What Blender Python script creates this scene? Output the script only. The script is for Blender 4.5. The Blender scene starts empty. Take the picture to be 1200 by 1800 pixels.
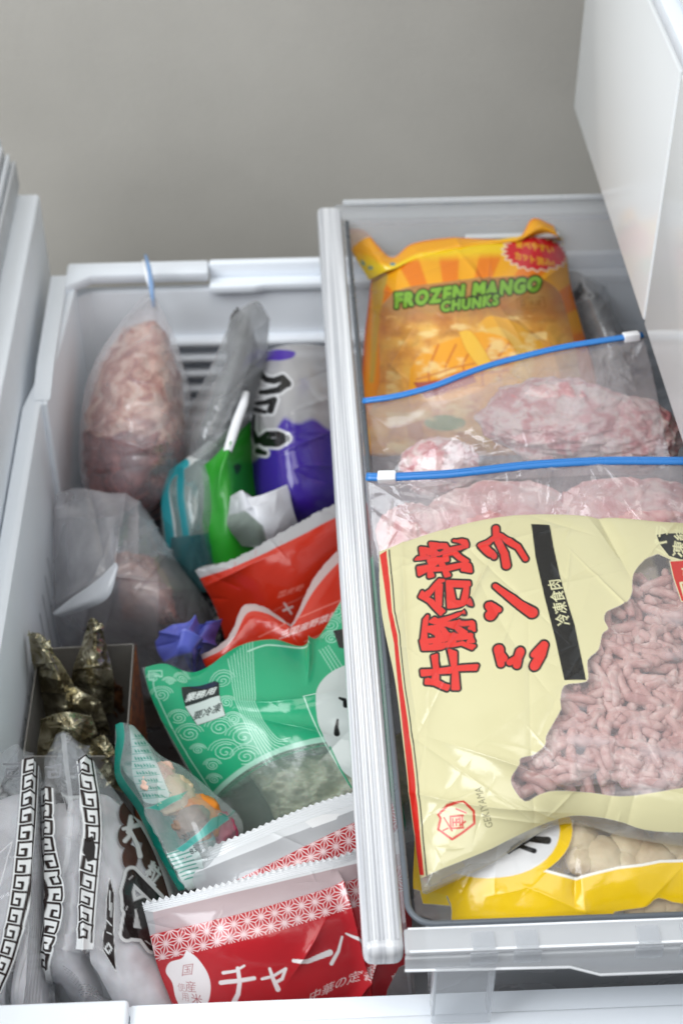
import bpy, bmesh, math, random
import numpy as np
from mathutils import Vector, Matrix

# ------------------------------------------------------------ camera, world, light, exposure
SC = bpy.context.scene
COL = SC.collection
F = 2825.0          # focal length in photo pixels (photo 1200 x 1800)
H = 0.68            # camera height over the basket rim (z = 0)
_dy = np.array([-165, 2480, -F]); _dy /= np.linalg.norm(_dy)
_dx = np.array([1, .03, 0.0]); _dx[2] = (_dx[0]*_dy[0]+_dx[1]*_dy[1])/-_dy[2]; _dx /= np.linalg.norm(_dx)
_dz = np.cross(_dx, _dy)
RM = np.array([_dx, _dy, _dz])

cam_d = bpy.data.cameras.new('camera'); cam = bpy.data.objects.new('camera', cam_d); COL.objects.link(cam)
cam_d.sensor_fit = 'VERTICAL'; cam_d.sensor_height = 22.3; cam_d.sensor_width = 14.87
cam_d.lens = 22.3*F/1800
cam_d.clip_start = 0.01; cam_d.clip_end = 50
cam.matrix_world = Matrix([[*RM[0], 0], [*RM[1], 0], [*RM[2], H], [0, 0, 0, 1]])
cam_d.dof.use_dof = True; cam_d.dof.focus_distance = 0.83; cam_d.dof.aperture_fstop = 5.6
SC.camera = cam

world = bpy.data.worlds.new('World'); SC.world = world; world.use_nodes = True
bg = world.node_tree.nodes['Background']
bg.inputs[0].default_value = (0.87, 0.93, 1.0, 1); bg.inputs[1].default_value = 0.29

def area(name, loc, target, sx, sy, energy, color):
    l = bpy.data.lights.new(name, 'AREA'); l.shape = 'RECTANGLE'; l.size = sx; l.size_y = sy
    l.energy = energy; l.color = color
    o = bpy.data.objects.new(name, l); COL.objects.link(o); o.location = loc
    o.rotation_euler = (Vector(target)-Vector(loc)).to_track_quat('-Z', 'Y').to_euler()
    return o
area('window_light', (-1.5, 0.1, 1.55), (0.1, 0.8, 0.0), 1.5, 1.6, 50, (0.92, 0.96, 1.0))
area('ceiling_light', (0.2, 0.1, 2.2), (0.05, 0.75, 0), 1.6, 1.4, 24, (1.0, 0.98, 0.95))

SC.view_settings.view_transform = 'Standard'; SC.view_settings.look = 'None'
SC.view_settings.exposure = -0.06; SC.view_settings.gamma = 1.0
SC.cycles.transparent_max_bounces = 24; SC.cycles.max_bounces = 12
SC.cycles.diffuse_bounces = 5; SC.cycles.use_denoising = True
SC.cycles.caustics_reflective = False; SC.cycles.caustics_refractive = False

# ------------------------------------------------------------ helpers
def P(px, py, z=0.0, y=None, x=None):
    """a point of the place seen at photo pixel (px,py), at height z (or on a plane y=.. / x=..)"""
    d = RM @ np.array([px-600, -(py-900), -F])
    t = y/d[1] if y is not None else (x/d[0] if x is not None else (z-H)/d[2])
    return np.array([0, 0, H])+t*d

def lin(h):
    if isinstance(h, str):
        h = h.lstrip('#'); c = np.array([int(h[i:i+2], 16)/255 for i in (0, 2, 4)])
    else:
        c = np.array(h[:3], float)
    return np.where(c <= .04045, c/12.92, ((c+.055)/1.055)**2.4)

def tag(o, label=None, cat=None, group=None, kind=None):
    if label: o['label'] = label
    if cat: o['category'] = cat
    if group: o['group'] = group
    if kind: o['kind'] = kind
    return o

def mesh_obj(name, verts, faces, mat, parent=None, smooth=True, bevel=0, seg=2):
    me = bpy.data.meshes.new(name)
    me.from_pydata([tuple(v) for v in verts], [], faces); me.update()
    if mat: me.materials.append(mat)
    o = bpy.data.objects.new(name, me); COL.objects.link(o)
    if parent: o.parent = parent
    if bevel:
        bm = bmesh.new(); bm.from_mesh(me)
        bmesh.ops.remove_doubles(bm, verts=bm.verts, dist=1e-6)
        bmesh.ops.bevel(bm, geom=[e for e in bm.edges if len(e.link_faces) == 2 and e.calc_face_angle(0) > .5],
                        offset=bevel, segments=seg, profile=.5, affect='EDGES', clamp_overlap=True)
        bm.to_mesh(me); bm.free()
    if smooth:
        me.polygons.foreach_set('use_smooth', [True]*len(me.polygons))
        if bevel: me.set_sharp_from_angle(angle=math.radians(35))
    return o

def box(name, a, b, mat, parent=None, bevel=.001, seg=2):
    (x0, y0, z0), (x1, y1, z1) = a, b
    v = [(x0,y0,z0),(x1,y0,z0),(x1,y1,z0),(x0,y1,z0),(x0,y0,z1),(x1,y0,z1),(x1,y1,z1),(x0,y1,z1)]
    f = [(0,3,2,1),(4,5,6,7),(0,1,5,4),(1,2,6,5),(2,3,7,6),(3,0,4,7)]
    return mesh_obj(name, v, f, mat, parent, bevel=bevel, seg=seg)

def prism(name, pts, ext, mat, parent=None, bevel=.001):
    """closed polygon of 3D points extruded by vector ext"""
    n = len(pts); pts = [Vector(p) for p in pts]; e = Vector(ext)
    v = pts+[p+e for p in pts]
    f = [tuple(range(n)), tuple(range(2*n-1, n-1, -1))]+[(i, n+i, n+(i+1) % n, (i+1) % n) for i in range(n)]
    o = mesh_obj(name, v, f, None, parent, smooth=False)
    bm = bmesh.new(); bm.from_mesh(o.data); bmesh.ops.recalc_face_normals(bm, faces=bm.faces)
    if bevel:
        bmesh.ops.bevel(bm, geom=[x for x in bm.edges], offset=bevel, segments=2, profile=.5, affect='EDGES', clamp_overlap=True)
    bm.to_mesh(o.data); bm.free()
    if mat: o.data.materials.append(mat)
    o.data.polygons.foreach_set('use_smooth', [True]*len(o.data.polygons)); o.data.set_sharp_from_angle(angle=math.radians(35))
    return o

def empty(name, loc):
    o = bpy.data.objects.new(name, None); COL.objects.link(o); o.location = loc; o.empty_display_size = .01
    return o

def adopt(root, kids):
    for k in kids:
        k.parent = root; k.matrix_parent_inverse = Matrix.Translation(-Vector(root.location))

# ---- noise on numpy arrays
def vnoise(x, y, seed=0):
    rs = np.random.RandomState(seed); G = rs.rand(64, 64)
    xi = np.floor(x).astype(int); yi = np.floor(y).astype(int); fx = x-xi; fy = y-yi
    fx = fx*fx*(3-2*fx); fy = fy*fy*(3-2*fy)
    g = lambda i, j: G[i % 64, j % 64]
    return (g(xi, yi)*(1-fx)+g(xi+1, yi)*fx)*(1-fy)+(g(xi, yi+1)*(1-fx)+g(xi+1, yi+1)*fx)*fy
def fbm(x, y, seed=0, o=4):
    return sum(vnoise(x*2**i+13*i, y*2**i-7*i, seed+i)/2**i for i in range(o))/2
def ridged(x, y, seed=0, o=3):
    return sum((1-np.abs(2*vnoise(x*2**i+5*i, y*2**i+9*i, seed+i)-1))/2**i for i in range(o))/2

def crumple(x, y, seed, n=14, scale=1.0):
    """sum of warped triangle waves: flat facets that meet in sharp folds"""
    rs = np.random.RandomState(seed); h = 0
    wx = x+.5*fbm(x*.9, y*.9, seed+50, 2); wy = y+.5*fbm(x*.9+9, y*.9, seed+60, 2)
    for i in range(n):
        a = rs.rand()*math.pi; f = scale*(.35+rs.rand()*1.2); p = rs.rand()*4
        t = (wx*math.cos(a)+wy*math.sin(a))*f+p
        h = h+np.abs(t-np.floor(t)-.5)/f**.8*(.4+.6*vnoise(x*.7+i, y*.7, seed+i))
    return h/n
def creases(x, y, seed, n, amp, wid, ln, box_, ang=None, spread=1.6):
    rs = np.random.RandomState(seed); h = np.zeros_like(x); x0, y0, x1, y1 = box_
    for i in range(n):
        cx = x0+rs.rand()*(x1-x0); cy = y0+rs.rand()*(y1-y0)
        a = rs.rand()*math.pi if ang is None else ang+(rs.rand()-.5)*spread
        s = (x-cx)*math.cos(a)+(y-cy)*math.sin(a); t = -(x-cx)*math.sin(a)+(y-cy)*math.cos(a)
        l = ln*(.4+rs.rand()); w = wid*(.4+rs.rand()); t = t+.15*(s/l)**2*w*4*(rs.rand()-.5)*2
        taper = np.clip(1-np.abs(s)/l, 0, 1)
        h += amp*(.3+rs.rand())*(1 if rs.rand() > .35 else -.8)*np.exp(-np.abs(t)/(w*(.3+taper)+1e-6))*taper**.7
    return h

# ---- artwork: inks laid on the label coordinates of a bag's film
_fc = {}
def glyph_rings(s):
    if s in _fc: return _fc[s]
    cu = bpy.data.curves.new('t', 'FONT'); cu.body = s; ob = bpy.data.objects.new('t', cu)
    COL.objects.link(ob); bpy.context.view_layer.update()
    dg = bpy.context.evaluated_depsgraph_get(); c2 = ob.to_curve(dg)
    rings = []
    for sp in c2.splines:
        bp = sp.bezier_points; n = len(bp); pts = []
        if n < 2: continue
        for i in range(n):
            a, b = bp[i], bp[(i+1) % n]
            p0, p1, p2, p3 = [np.array(q[:2]) for q in (a.co, a.handle_right, b.handle_left, b.co)]
            straight = np.abs(np.cross(p1-p0, p3-p0))+np.abs(np.cross(p2-p0, p3-p0)) < 1e-5
            for t in ((0,) if straight else (0, .34, .67)):
                pts.append((1-t)**3*p0+3*(1-t)**2*t*p1+3*(1-t)*t*t*p2+t**3*p3)
        rings.append(np.array(pts))
    ob.to_curve_clear(); bpy.data.objects.remove(ob); bpy.data.curves.remove(cu)
    allp = np.concatenate(rings) if rings else np.zeros((1, 2))
    w = 1.0 if ord(s[0]) > 0x2e80 else allp[:, 0].max()+.06
    if ord(s[0]) > 0x2e80:   # centre a full-width glyph in its em box
        c = (allp.max(0)+allp.min(0))/2
        k = 1.0/max(.86, 1)
        rings = [(r-[c[0], c[1]])*k+[.5, .38] for r in rings]
    _fc[s] = (rings, w); return _fc[s]

def seg_dist(q, a, b, wa=0, wb=0):
    d = b-a; L = max(float(d@d), 1e-9); t = np.clip(((q-a)@d)/L, 0, 1)
    return np.hypot(q[:, 0]-a[0]-t*d[0], q[:, 1]-a[1]-t*d[1])-(wa+(wb-wa)*t)

class Art:
    def __init__(s, q, px=1.2):
        s.q = q; s.n = len(q); s.rgb = np.tile(lin('#ffffff'), (s.n, 1)); s.a = np.zeros(s.n); s.px = px
    def mask(s, cov, color, alpha=1.0, idx=None):
        if idx is None: idx = slice(None)
        c = cov[:, None]; s.rgb[idx] = s.rgb[idx]*(1-c)+lin(color)*c
        s.a[idx] = s.a[idx]*(1-cov)+alpha*cov
    def sel(s, pts, pad):
        lo = pts.min(0)-pad; hi = pts.max(0)+pad
        return np.nonzero((s.q[:, 0] > lo[0]) & (s.q[:, 0] < hi[0]) & (s.q[:, 1] > lo[1]) & (s.q[:, 1] < hi[1]))[0]
    def sd_rings(s, q, rings):
        ins = np.zeros(len(q), int); d = np.full(len(q), 1e9)
        for r in rings:
            for i in range(len(r)):
                a, b = r[i], r[(i+1) % len(r)]
                d = np.minimum(d, seg_dist(q, a, b))
                up = (a[1] <= q[:, 1]) & (b[1] > q[:, 1]); dn = (b[1] <= q[:, 1]) & (a[1] > q[:, 1])
                cr = (b[0]-a[0])*(q[:, 1]-a[1])-(q[:, 0]-a[0])*(b[1]-a[1])
                ins += (up & (cr > 0)).astype(int)-(dn & (cr < 0)).astype(int)
        return np.where(ins != 0, -d, d)
    def rings(s, rings, color, alpha=1, grow=0, outline=0, oc='#000000', soft=None, oa=1):
        pts = np.concatenate(rings); idx = s.sel(pts, outline+grow+3)
        if not len(idx): return
        w = soft or s.px; sd = s.sd_rings(s.q[idx], rings)-grow
        if outline: s.mask(np.clip(.5-(sd-outline)/w, 0, 1), oc, oa, idx)
        s.mask(np.clip(.5-sd/w, 0, 1), color, alpha, idx)
    def poly(s, pts, color, alpha=1, **k):
        s.rings([np.array(pts, float)], color, alpha, **k)
    def stroke(s, pts, w, color, alpha=1, w2=None, outline=0, oc='#000000'):
        pts = np.array(pts, float); idx = s.sel(pts, max(w, w2 or 0)+outline+3)
        if not len(idx): return
        w2 = w if w2 is None else w2; n = len(pts)-1; d = np.full(len(idx), 1e9)
        for i in range(n):
            d = np.minimum(d, seg_dist(s.q[idx], pts[i], pts[i+1], (w+(w2-w)*i/n)/2, (w+(w2-w)*(i+1)/n)/2))
        if outline: s.mask(np.clip(.5-(d-outline)/s.px, 0, 1), oc, 1, idx)
        s.mask(np.clip(.5-d/s.px, 0, 1), color, alpha, idx)
    def strokes(s, L, w, color, outline=0, oc='#000000'):   # union of strokes [(pts,w)] with one outline
        allp = np.concatenate([np.array(p, float) for p, _ in L]); idx = s.sel(allp, 30)
        if not len(idx): return
        d = np.full(len(idx), 1e9)
        for p, ww in L:
            p = np.array(p, float); wa, wb = ww if isinstance(ww, tuple) else (ww, ww); n = len(p)-1
            for i in range(n):
                d = np.minimum(d, seg_dist(s.q[idx], p[i], p[i+1], (wa+(wb-wa)*i/n)/2, (wa+(wb-wa)*(i+1)/n)/2))
        if outline: s.mask(np.clip(.5-(d-outline)/s.px, 0, 1), oc, 1, idx)
        s.mask(np.clip(.5-d/s.px, 0, 1), color, 1, idx)
    def text(s, txt, o, r, u, color, grow=0, outline=0, oc='#000000', alpha=1, adv=1.0, warp=0):
        """o origin (left end of the baseline), r and u the em's right and up vectors in label units"""
        o, r, u = [np.array(v, float) for v in (o, r, u)]; x = 0; R = []
        for ch in txt:
            if ch == ' ': x += .35; continue
            rg, w = glyph_rings(ch)
            R += [o+(g[:, :1]+x)*r+g[:, 1:2]*u for g in rg]; x += w*adv
        if warp:
            R = [g+np.stack([vnoise(g[:, 0]/9, g[:, 1]/9, 3)-.5, vnoise(g[:, 0]/9+9, g[:, 1]/9, 4)-.5], 1)*warp for g in R]
        if outline:   # outline under all, then fill
            for g in [R]: s.rings(g, color, alpha, grow=grow, outline=outline, oc=oc)
        else: s.rings(R, color, alpha, grow=grow)
        return x
def arc(pts, n=8):
    """smooth a polyline (Catmull-Rom)"""
    p = np.array(pts, float); p = np.vstack([2*p[0]-p[1], p, 2*p[-1]-p[-2]]); out = []
    for i in range(1, len(p)-2):
        for t in np.linspace(0, 1, n, endpoint=False):
            out.append(.5*((2*p[i])+(-p[i-1]+p[i+1])*t+(2*p[i-1]-5*p[i]+4*p[i+1]-p[i+2])*t*t+(-p[i-1]+3*p[i]-3*p[i+1]+p[i+2])*t**3))
    out.append(p[-2]); return np.array(out)
def circ(cx, cy, r, r2=None, n=28, a0=0):
    r2 = r2 or r; return [(cx+r*math.cos(a0+i*2*math.pi/n), cy+r2*math.sin(a0+i*2*math.pi/n)) for i in range(n)]

# ------------------------------------------------------------ materials
def new_mat(name):
    m = bpy.data.materials.new(name); m.use_nodes = True; nt = m.node_tree
    b = nt.nodes['Principled BSDF']; return m, nt, b
def noise_bump(nt, b, scale, strength, dist=.001, detail=4, inp='Normal'):
    tc = nt.nodes.new('ShaderNodeTexCoord'); n = nt.nodes.new('ShaderNodeTexNoise'); n.inputs['Scale'].default_value = scale
    n.inputs['Detail'].default_value = detail; nt.links.new(tc.outputs['Object'], n.inputs['Vector'])
    bp = nt.nodes.new('ShaderNodeBump'); bp.inputs['Strength'].default_value = strength; bp.inputs['Distance'].default_value = dist
    nt.links.new(n.outputs['Fac'], bp.inputs['Height']); nt.links.new(bp.outputs[0], b.inputs[inp]); return n, bp, tc
def plain(name, color, rough=.4, scale=300, bump=.1, var=.04, spec=.5, coat=0, sss=0, alpha=1, trans=0, metal=0):
    m, nt, b = new_mat(name); c = lin(color)
    n, bp, tc = noise_bump(nt, b, scale, bump)
    n2 = nt.nodes.new('ShaderNodeTexNoise'); n2.inputs['Scale'].default_value = 9; n2.inputs['Detail'].default_value = 5
    nt.links.new(tc.outputs['Object'], n2.inputs['Vector'])
    r = nt.nodes.new('ShaderNodeValToRGB'); r.color_ramp.elements[0].position = .3; r.color_ramp.elements[1].position = .7
    r.color_ramp.elements[0].color = (*(c*(1-var)), 1); r.color_ramp.elements[1].color = (*np.minimum(c*(1+var), 1), 1)
    nt.links.new(n2.outputs['Fac'], r.inputs['Fac']); nt.links.new(r.outputs[0], b.inputs['Base Color'])
    n3 = nt.nodes.new('ShaderNodeTexNoise'); n3.inputs['Scale'].default_value = 37; n3.inputs['Detail'].default_value = 9; n3.inputs['Distortion'].default_value = .8
    nt.links.new(tc.outputs['Object'], n3.inputs['Vector'])
    q3 = nt.nodes.new('ShaderNodeMapRange'); q3.inputs['From Min'].default_value = .35; q3.inputs['From Max'].default_value = .7
    q3.inputs['To Min'].default_value = rough*.75; q3.inputs['To Max'].default_value = min(rough*1.5, 1); nt.links.new(n3.outputs['Fac'], q3.inputs['Value'])
    if rough > .2: nt.links.new(q3.outputs[0], b.inputs['Roughness'])
    else: b.inputs['Roughness'].default_value = rough
    b.inputs['Specular IOR Level'].default_value = spec
    b.inputs['Coat Weight'].default_value = coat; b.inputs['Alpha'].default_value = alpha; b.inputs['Metallic'].default_value = metal
    b.inputs['Transmission Weight'].default_value = trans
    if sss: b.inputs['Subsurface Weight'].default_value = sss; b.inputs['Subsurface Scale'].default_value = .01
    return m
def film(name, haze=.14, rough=.16, hcol='#e8ecf2', ior=1.5, bump=.25, bscale=90, gloss=1.0, ink_rough=.3):
    """packaging film: clear with a little milky haze, printed where the 'ink' attribute has alpha, glossy on top"""
    m = bpy.data.materials.new(name); m.use_nodes = True; nt = m.node_tree; N = nt.nodes; L = nt.links; N.clear()
    out = N.new('ShaderNodeOutputMaterial'); at = N.new('ShaderNodeAttribute'); at.attribute_name = 'ink'
    tr = N.new('ShaderNodeBsdfTransparent'); tr.inputs[0].default_value = (.97, .975, .98, 1)
    df = N.new('ShaderNodeBsdfDiffuse'); df.inputs[0].default_value = (*lin(hcol), 1)
    tl = N.new('ShaderNodeBsdfTranslucent'); tl.inputs[0].default_value = (*lin(hcol), 1)
    mh = N.new('ShaderNodeMixShader'); mh.inputs[0].default_value = .45; L.new(df.outputs[0], mh.inputs[1]); L.new(tl.outputs[0], mh.inputs[2])
    clear = N.new('ShaderNodeMixShader'); L.new(tr.outputs[0], clear.inputs[1]); L.new(mh.outputs[0], clear.inputs[2])
    tc = N.new('ShaderNodeTexCoord'); nz = N.new('ShaderNodeTexNoise'); nz.inputs['Scale'].default_value = 22; nz.inputs['Detail'].default_value = 6
    L.new(tc.outputs['Object'], nz.inputs['Vector'])
    mp = N.new('ShaderNodeMapRange'); mp.inputs['From Min'].default_value = .3; mp.inputs['From Max'].default_value = .75
    mp.inputs['To Min'].default_value = haze*.5; mp.inputs['To Max'].default_value = haze*1.6
    L.new(nz.outputs['Fac'], mp.inputs['Value']); L.new(mp.outputs[0], clear.inputs[0])
    ink = N.new('ShaderNodeBsdfDiffuse'); L.new(at.outputs['Color'], ink.inputs[0])
    itl = N.new('ShaderNodeBsdfTranslucent'); L.new(at.outputs['Color'], itl.inputs[0])
    mi = N.new('ShaderNodeMixShader'); mi.inputs[0].default_value = .12; L.new(ink.outputs[0], mi.inputs[1]); L.new(itl.outputs[0], mi.inputs[2])
    pr = N.new('ShaderNodeMixShader'); L.new(at.outputs['Alpha'], pr.inputs[0]); L.new(clear.outputs[0], pr.inputs[1]); L.new(mi.outputs[0], pr.inputs[2])
    nb = N.new('ShaderNodeTexNoise'); nb.inputs['Scale'].default_value = bscale; nb.inputs['Detail'].default_value = 3; nb.inputs['Distortion'].default_value = 1.5
    L.new(tc.outputs['Object'], nb.inputs['Vector'])
    bp = N.new('ShaderNodeBump'); bp.inputs['Strength'].default_value = bump; bp.inputs['Distance'].default_value = .002; L.new(nb.outputs['Fac'], bp.inputs['Height'])
    gl = N.new('ShaderNodeBsdfGlossy'); gl.inputs['Roughness'].default_value = rough; L.new(bp.outputs[0], gl.inputs['Normal'])
    gl.inputs['Color'].default_value = (1, 1, 1, 1)
    # facing-side fresnel that also behaves on back faces
    geo = N.new('ShaderNodeLayerWeight'); geo.inputs['Blend'].default_value = .18; L.new(bp.outputs[0], geo.inputs['Normal'])
    mr = N.new('ShaderNodeMapRange'); mr.inputs['To Min'].default_value = .05*gloss; mr.inputs['To Max'].default_value = .34*gloss
    L.new(geo.outputs['Facing'], mr.inputs['Value'])
    fin = N.new('ShaderNodeMixShader'); L.new(mr.outputs[0], fin.inputs[0]); L.new(pr.outputs[0], fin.inputs[1]); L.new(gl.outputs[0], fin.inputs[2])
    L.new(fin.outputs[0], out.inputs['Surface'])
    return m
def meat_mat(name, stops, scale=60, rough=.45, bump=.5, spec=.5, dist=.004, sss=.15):
    m, nt, b = new_mat(name); n, bp, tc = noise_bump(nt, b, scale*1.3, bump, dist, 5)
    mu = nt.nodes.new('ShaderNodeTexNoise'); mu.inputs['Scale'].default_value = scale; mu.inputs['Detail'].default_value = 6; mu.inputs['Distortion'].default_value = 1.2
    nt.links.new(tc.outputs['Object'], mu.inputs['Vector'])
    r = nt.nodes.new('ShaderNodeValToRGB'); cr = r.color_ramp
    while len(cr.elements) < len(stops): cr.elements.new(.5)
    for e, (p, c) in zip(cr.elements, stops): e.position = p; e.color = (*lin(c), 1)
    nt.links.new(mu.outputs['Fac'], r.inputs['Fac']); nt.links.new(r.outputs[0], b.inputs['Base Color'])
    b.inputs['Roughness'].default_value = rough; b.inputs['Specular IOR Level'].default_value = spec
    b.inputs['Subsurface Weight'].default_value = sss; b.inputs['Subsurface Scale'].default_value = .006
    return m

M = {}
M['white'] = plain('white_enamel_plastic', '#eaeff5', .38, 500, .05, .02)
M['liner'] = plain('white_liner_plastic', '#ebeff4', .42, 500, .05, .05)
M['gasket'] = plain('grey_rubber_gasket', '#c4c7ca', .55)
M['wall'] = plain('beige_grey_wall_paint', '#bfbbb3', .8, 200, .3, .05, spec=.2)
M['glass'] = plain('glossy_white_door_glass', '#eef0f0', .16, 4, .02, .01, spec=.35)
M['alu'] = plain('brushed_door_trim', '#b8bdc4', .35, metal=.3)
M['zip'] = plain('blue_zip_plastic', '#2a7cc8', .3, 200, .1, .05, coat=.3)
M['slider'] = plain('white_slider_plastic', '#f2f3f5', .35)
M['milky'] = plain('milky_tray_plastic', '#d9dcdf', .25, 120, .1, .05, coat=.2, alpha=.66)
M['clearp'] = plain('clear_tray_plastic', '#c9cdd2', .12, 60, .05, .05, coat=.3, alpha=.36)
M['rib'] = plain('frosted_rib_plastic', '#e0e1e4', .16, 90, .25, .1, coat=.4, alpha=.90)
def streaky(m):
    nt = m.node_tree; b = nt.nodes['Principled BSDF']; tc = nt.nodes.new('ShaderNodeTexCoord'); mp = nt.nodes.new('ShaderNodeMapping')
    mp.inputs['Scale'].default_value = (520, 3.5, 40); n = nt.nodes.new('ShaderNodeTexNoise'); n.inputs['Scale'].default_value = 1; n.inputs['Detail'].default_value = 5
    r = nt.nodes.new('ShaderNodeValToRGB'); r.color_ramp.elements[0].position = .36; r.color_ramp.elements[0].color = (*lin('#c0c2c7'), 1); r.color_ramp.elements[1].position = .60; r.color_ramp.elements[1].color = (*lin('#f2f3f5'), 1)
    nt.links.new(tc.outputs['Object'], mp.inputs[0]); nt.links.new(mp.outputs[0], n.inputs[0]); nt.links.new(n.outputs[0], r.inputs[0]); nt.links.new(r.outputs[0], b.inputs['Base Color'])
streaky(M['rib'])
M['clearp2'] = plain('glossy_clear_lip', '#d6d8db', .12, 60, .05, .05, coat=.4, alpha=.55)
M['seamshade'] = plain('seam_shadow_grey', '#5f656c', .3)  # dark grey that paints the shadow gap along the tray rim
M['card'] = plain('grey_cardboard', '#8a8680', .8, 400, .3, .08)
M['slot'] = plain('slot_shade_grey', '#9a9fa6', .6)
M['film'] = film('clear_bag_film', .13, .17)
M['zipfar'] = film('hazy_zip_film', .26, .2, hcol='#f0eff4', bump=.45, bscale=55)
M['filmz'] = film('zip_bag_film', .18, .13, hcol='#ece6ea', bump=.4, bscale=60)
M['frost'] = film('frosted_bag_film', .36, .2, hcol='#f0eff4', bump=.45, bscale=55)
M['grey'] = film('thin_grey_film', .42, .18, hcol='#b9bbbd', bump=.5, bscale=60)
M['print'] = film('printed_film', .12, .18, bump=.12, bscale=70, gloss=.9)
M['keyfilm'] = film('key_pattern_film', .10, .12, bump=.15, bscale=70, gloss=.5)
M['printsoft'] = film('matt_printed_film', .14, .28, bump=.2, bscale=80, gloss=.7)

# ------------------------------------------------------------ bag builder
def cr_interp(C, t):
    """Catmull-Rom along axis 0; C (n,...), t in [0,1] -> samples"""
    n = len(C); x = t*(n-1); i = np.clip(np.floor(x).astype(int), 0, n-2); f = x-i
    Ce = np.concatenate([(2*C[:1]-C[1:2]), C, (2*C[-1:]-C[-2:-1])]); i1 = i+1
    sh = (-1,)+(1,)*(C.ndim-1); f = f.reshape(sh)
    p0, p1, p2, p3 = Ce[i1-1], Ce[i1], Ce[i1+1], Ce[i1+2]
    return .5*(2*p1+(-p0+p2)*f+(2*p0-5*p1+4*p2-p3)*f*f+(-p0+3*p1-3*p2+p3)*f**3)

BAGS = {}
def bag(name, ctrl, art=None, mat='film', step=1.5, puff=0.006, thick=.012, cr=None, crum=0, crums=1.0, seed=1,
        zig=None, seal=None, label=None, cat='bag', group=None, parent=None, back=True, fn=None, edge=.12, rough_edge=0):
    """a film bag from a net of control points (label x, label y, height z). The sheet is a real curved surface; the
    back sheet lies 'thick' behind it and meets it along the rim."""
    C = np.array(ctrl, float); W = np.array([[P(*c) for c in row] for row in ctrl])
    A = np.concatenate([W, C[:, :, :2]], 2)
    lu = np.mean(np.linalg.norm(np.diff(C[:, :, :2], axis=1), axis=2).sum(1)); lv = np.mean(np.linalg.norm(np.diff(C[:, :, :2], axis=0), axis=2).sum(0))
    nu = int(lu/step)+2; nv = int(lv/step)+2
    u = np.linspace(0, 1, nu); v = np.linspace(0, 1, nv)
    B = cr_interp(A, v); B = np.swapaxes(cr_interp(np.swapaxes(B, 0, 1), u), 0, 1)
    pos = B[:, :, :3].copy(); q = B[:, :, 3:].copy()
    U, V = np.meshgrid(u, v)
    if zig:
        side, amp, period = zig
        if side == 'top':
            k = np.clip(1-V/.04, 0, 1); s = q[:, :, 0]/period; tri = np.abs(s-np.floor(s)-.5)*2
            d = (pos[1:2]-pos[0:1]); d /= np.linalg.norm(d, axis=2, keepdims=True)+1e-9
            pos += d*(tri*amp*k)[:, :, None]
    if rough_edge:
        k = np.clip(1-V/.03, 0, 1); d = (pos[1:2]-pos[0:1]); d /= np.linalg.norm(d, axis=2, keepdims=True)+1e-9
        pos += d*(vnoise(q[:, :, 0]/4, q[:, :, 0]*0, 5)*rough_edge*k)[:, :, None]
    du = np.gradient(pos, axis=1); dv = np.gradient(pos, axis=0); nrm = np.cross(dv, du); nrm /= np.linalg.norm(nrm, axis=2, keepdims=True)+1e-12
    cv = np.array([0, 0, H])-pos.mean((0, 1))
    if (nrm.mean((0, 1))@cv) < 0: nrm = -nrm
    e = np.minimum(np.minimum(U*lu, (1-U)*lu), np.minimum(V*lv, (1-V)*lv))/min(lu, lv)
    pf = np.clip(e/edge/2.2, 0, 1); pf = np.sqrt(1-(1-pf)**2)
    hp = puff*pf; h = hp.copy()
    X = q[:, :, 0]/100; Y = q[:, :, 1]/100; bb = (X.min(), Y.min(), X.max(), Y.max())
    damp = .35+.65*np.clip(e/.06, 0, 1)
    if zig: damp = damp*np.clip((V-.05)/.12, 0, 1)
    if cr:
        for j, c in enumerate(cr if isinstance(cr, list) else [cr]):
            n, amp, wid, ln = c[:4]; h = h+creases(X, Y, seed*31+j, n, amp, wid, ln, bb, *(c[4:]))*damp
    if crum: h = h+(crumple(X, Y, seed+7, scale=crums)-.15)*crum*damp
    if seal:
        for (v0, v1, nr, amp) in seal:
            k = (V > v0) & (V < v1); h = np.where(k, h*.4+amp*np.cos((V-v0)/(v1-v0)*nr*2*math.pi), h)
    if fn: h = h+fn(X*100, Y*100, U, V)
    pos = pos+nrm*(h-hp)[:, :, None]+(cv/np.linalg.norm(cv))*hp[:, :, None]
    qa = q.reshape(-1, 2); a = Art(qa, px=step*1.1)
    if art: art(a, U.ravel(), V.ravel())
    ink = np.concatenate([a.rgb, a.a[:, None]], 1)
    verts = pos.reshape(-1, 3); idx = np.arange(nu*nv).reshape(nv, nu)
    faces = np.stack([idx[:-1, :-1], idx[:-1, 1:], idx[1:, 1:], idx[1:, :-1]], -1).reshape(-1, 4)
    if back:
        s = 5; ru = sorted(set(list(range(0, nu, s))+[nu-1])); rv = sorted(set(list(range(0, nv, s))+[nv-1]))
        sub = np.ix_(rv, ru); pb = pos[sub]-nrm[sub]*((thick+puff)*pf[sub]+np.clip(h[sub]-puff*pf[sub], -.004, .004))[:, :, None]
        pb -= nrm[sub]*(.0004)
        base = len(verts); verts = np.vstack([verts, pb.reshape(-1, 3)]); ib = base+np.arange(len(ru)*len(rv)).reshape(len(rv), len(ru))
        fb = np.stack([ib[:-1, :-1], ib[1:, :-1], ib[1:, 1:], ib[:-1, 1:]], -1).reshape(-1, 4); faces = np.vstack([faces, fb])
        ink = np.vstack([ink, ink.reshape(nv, nu, 4)[sub].reshape(-1, 4)])
    me = bpy.data.meshes.new(name); me.vertices.add(len(verts)); me.vertices.foreach_set('co', verts.ravel())
    me.loops.add(faces.size); me.loops.foreach_set('vertex_index', faces.ravel().astype(np.int32))
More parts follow.
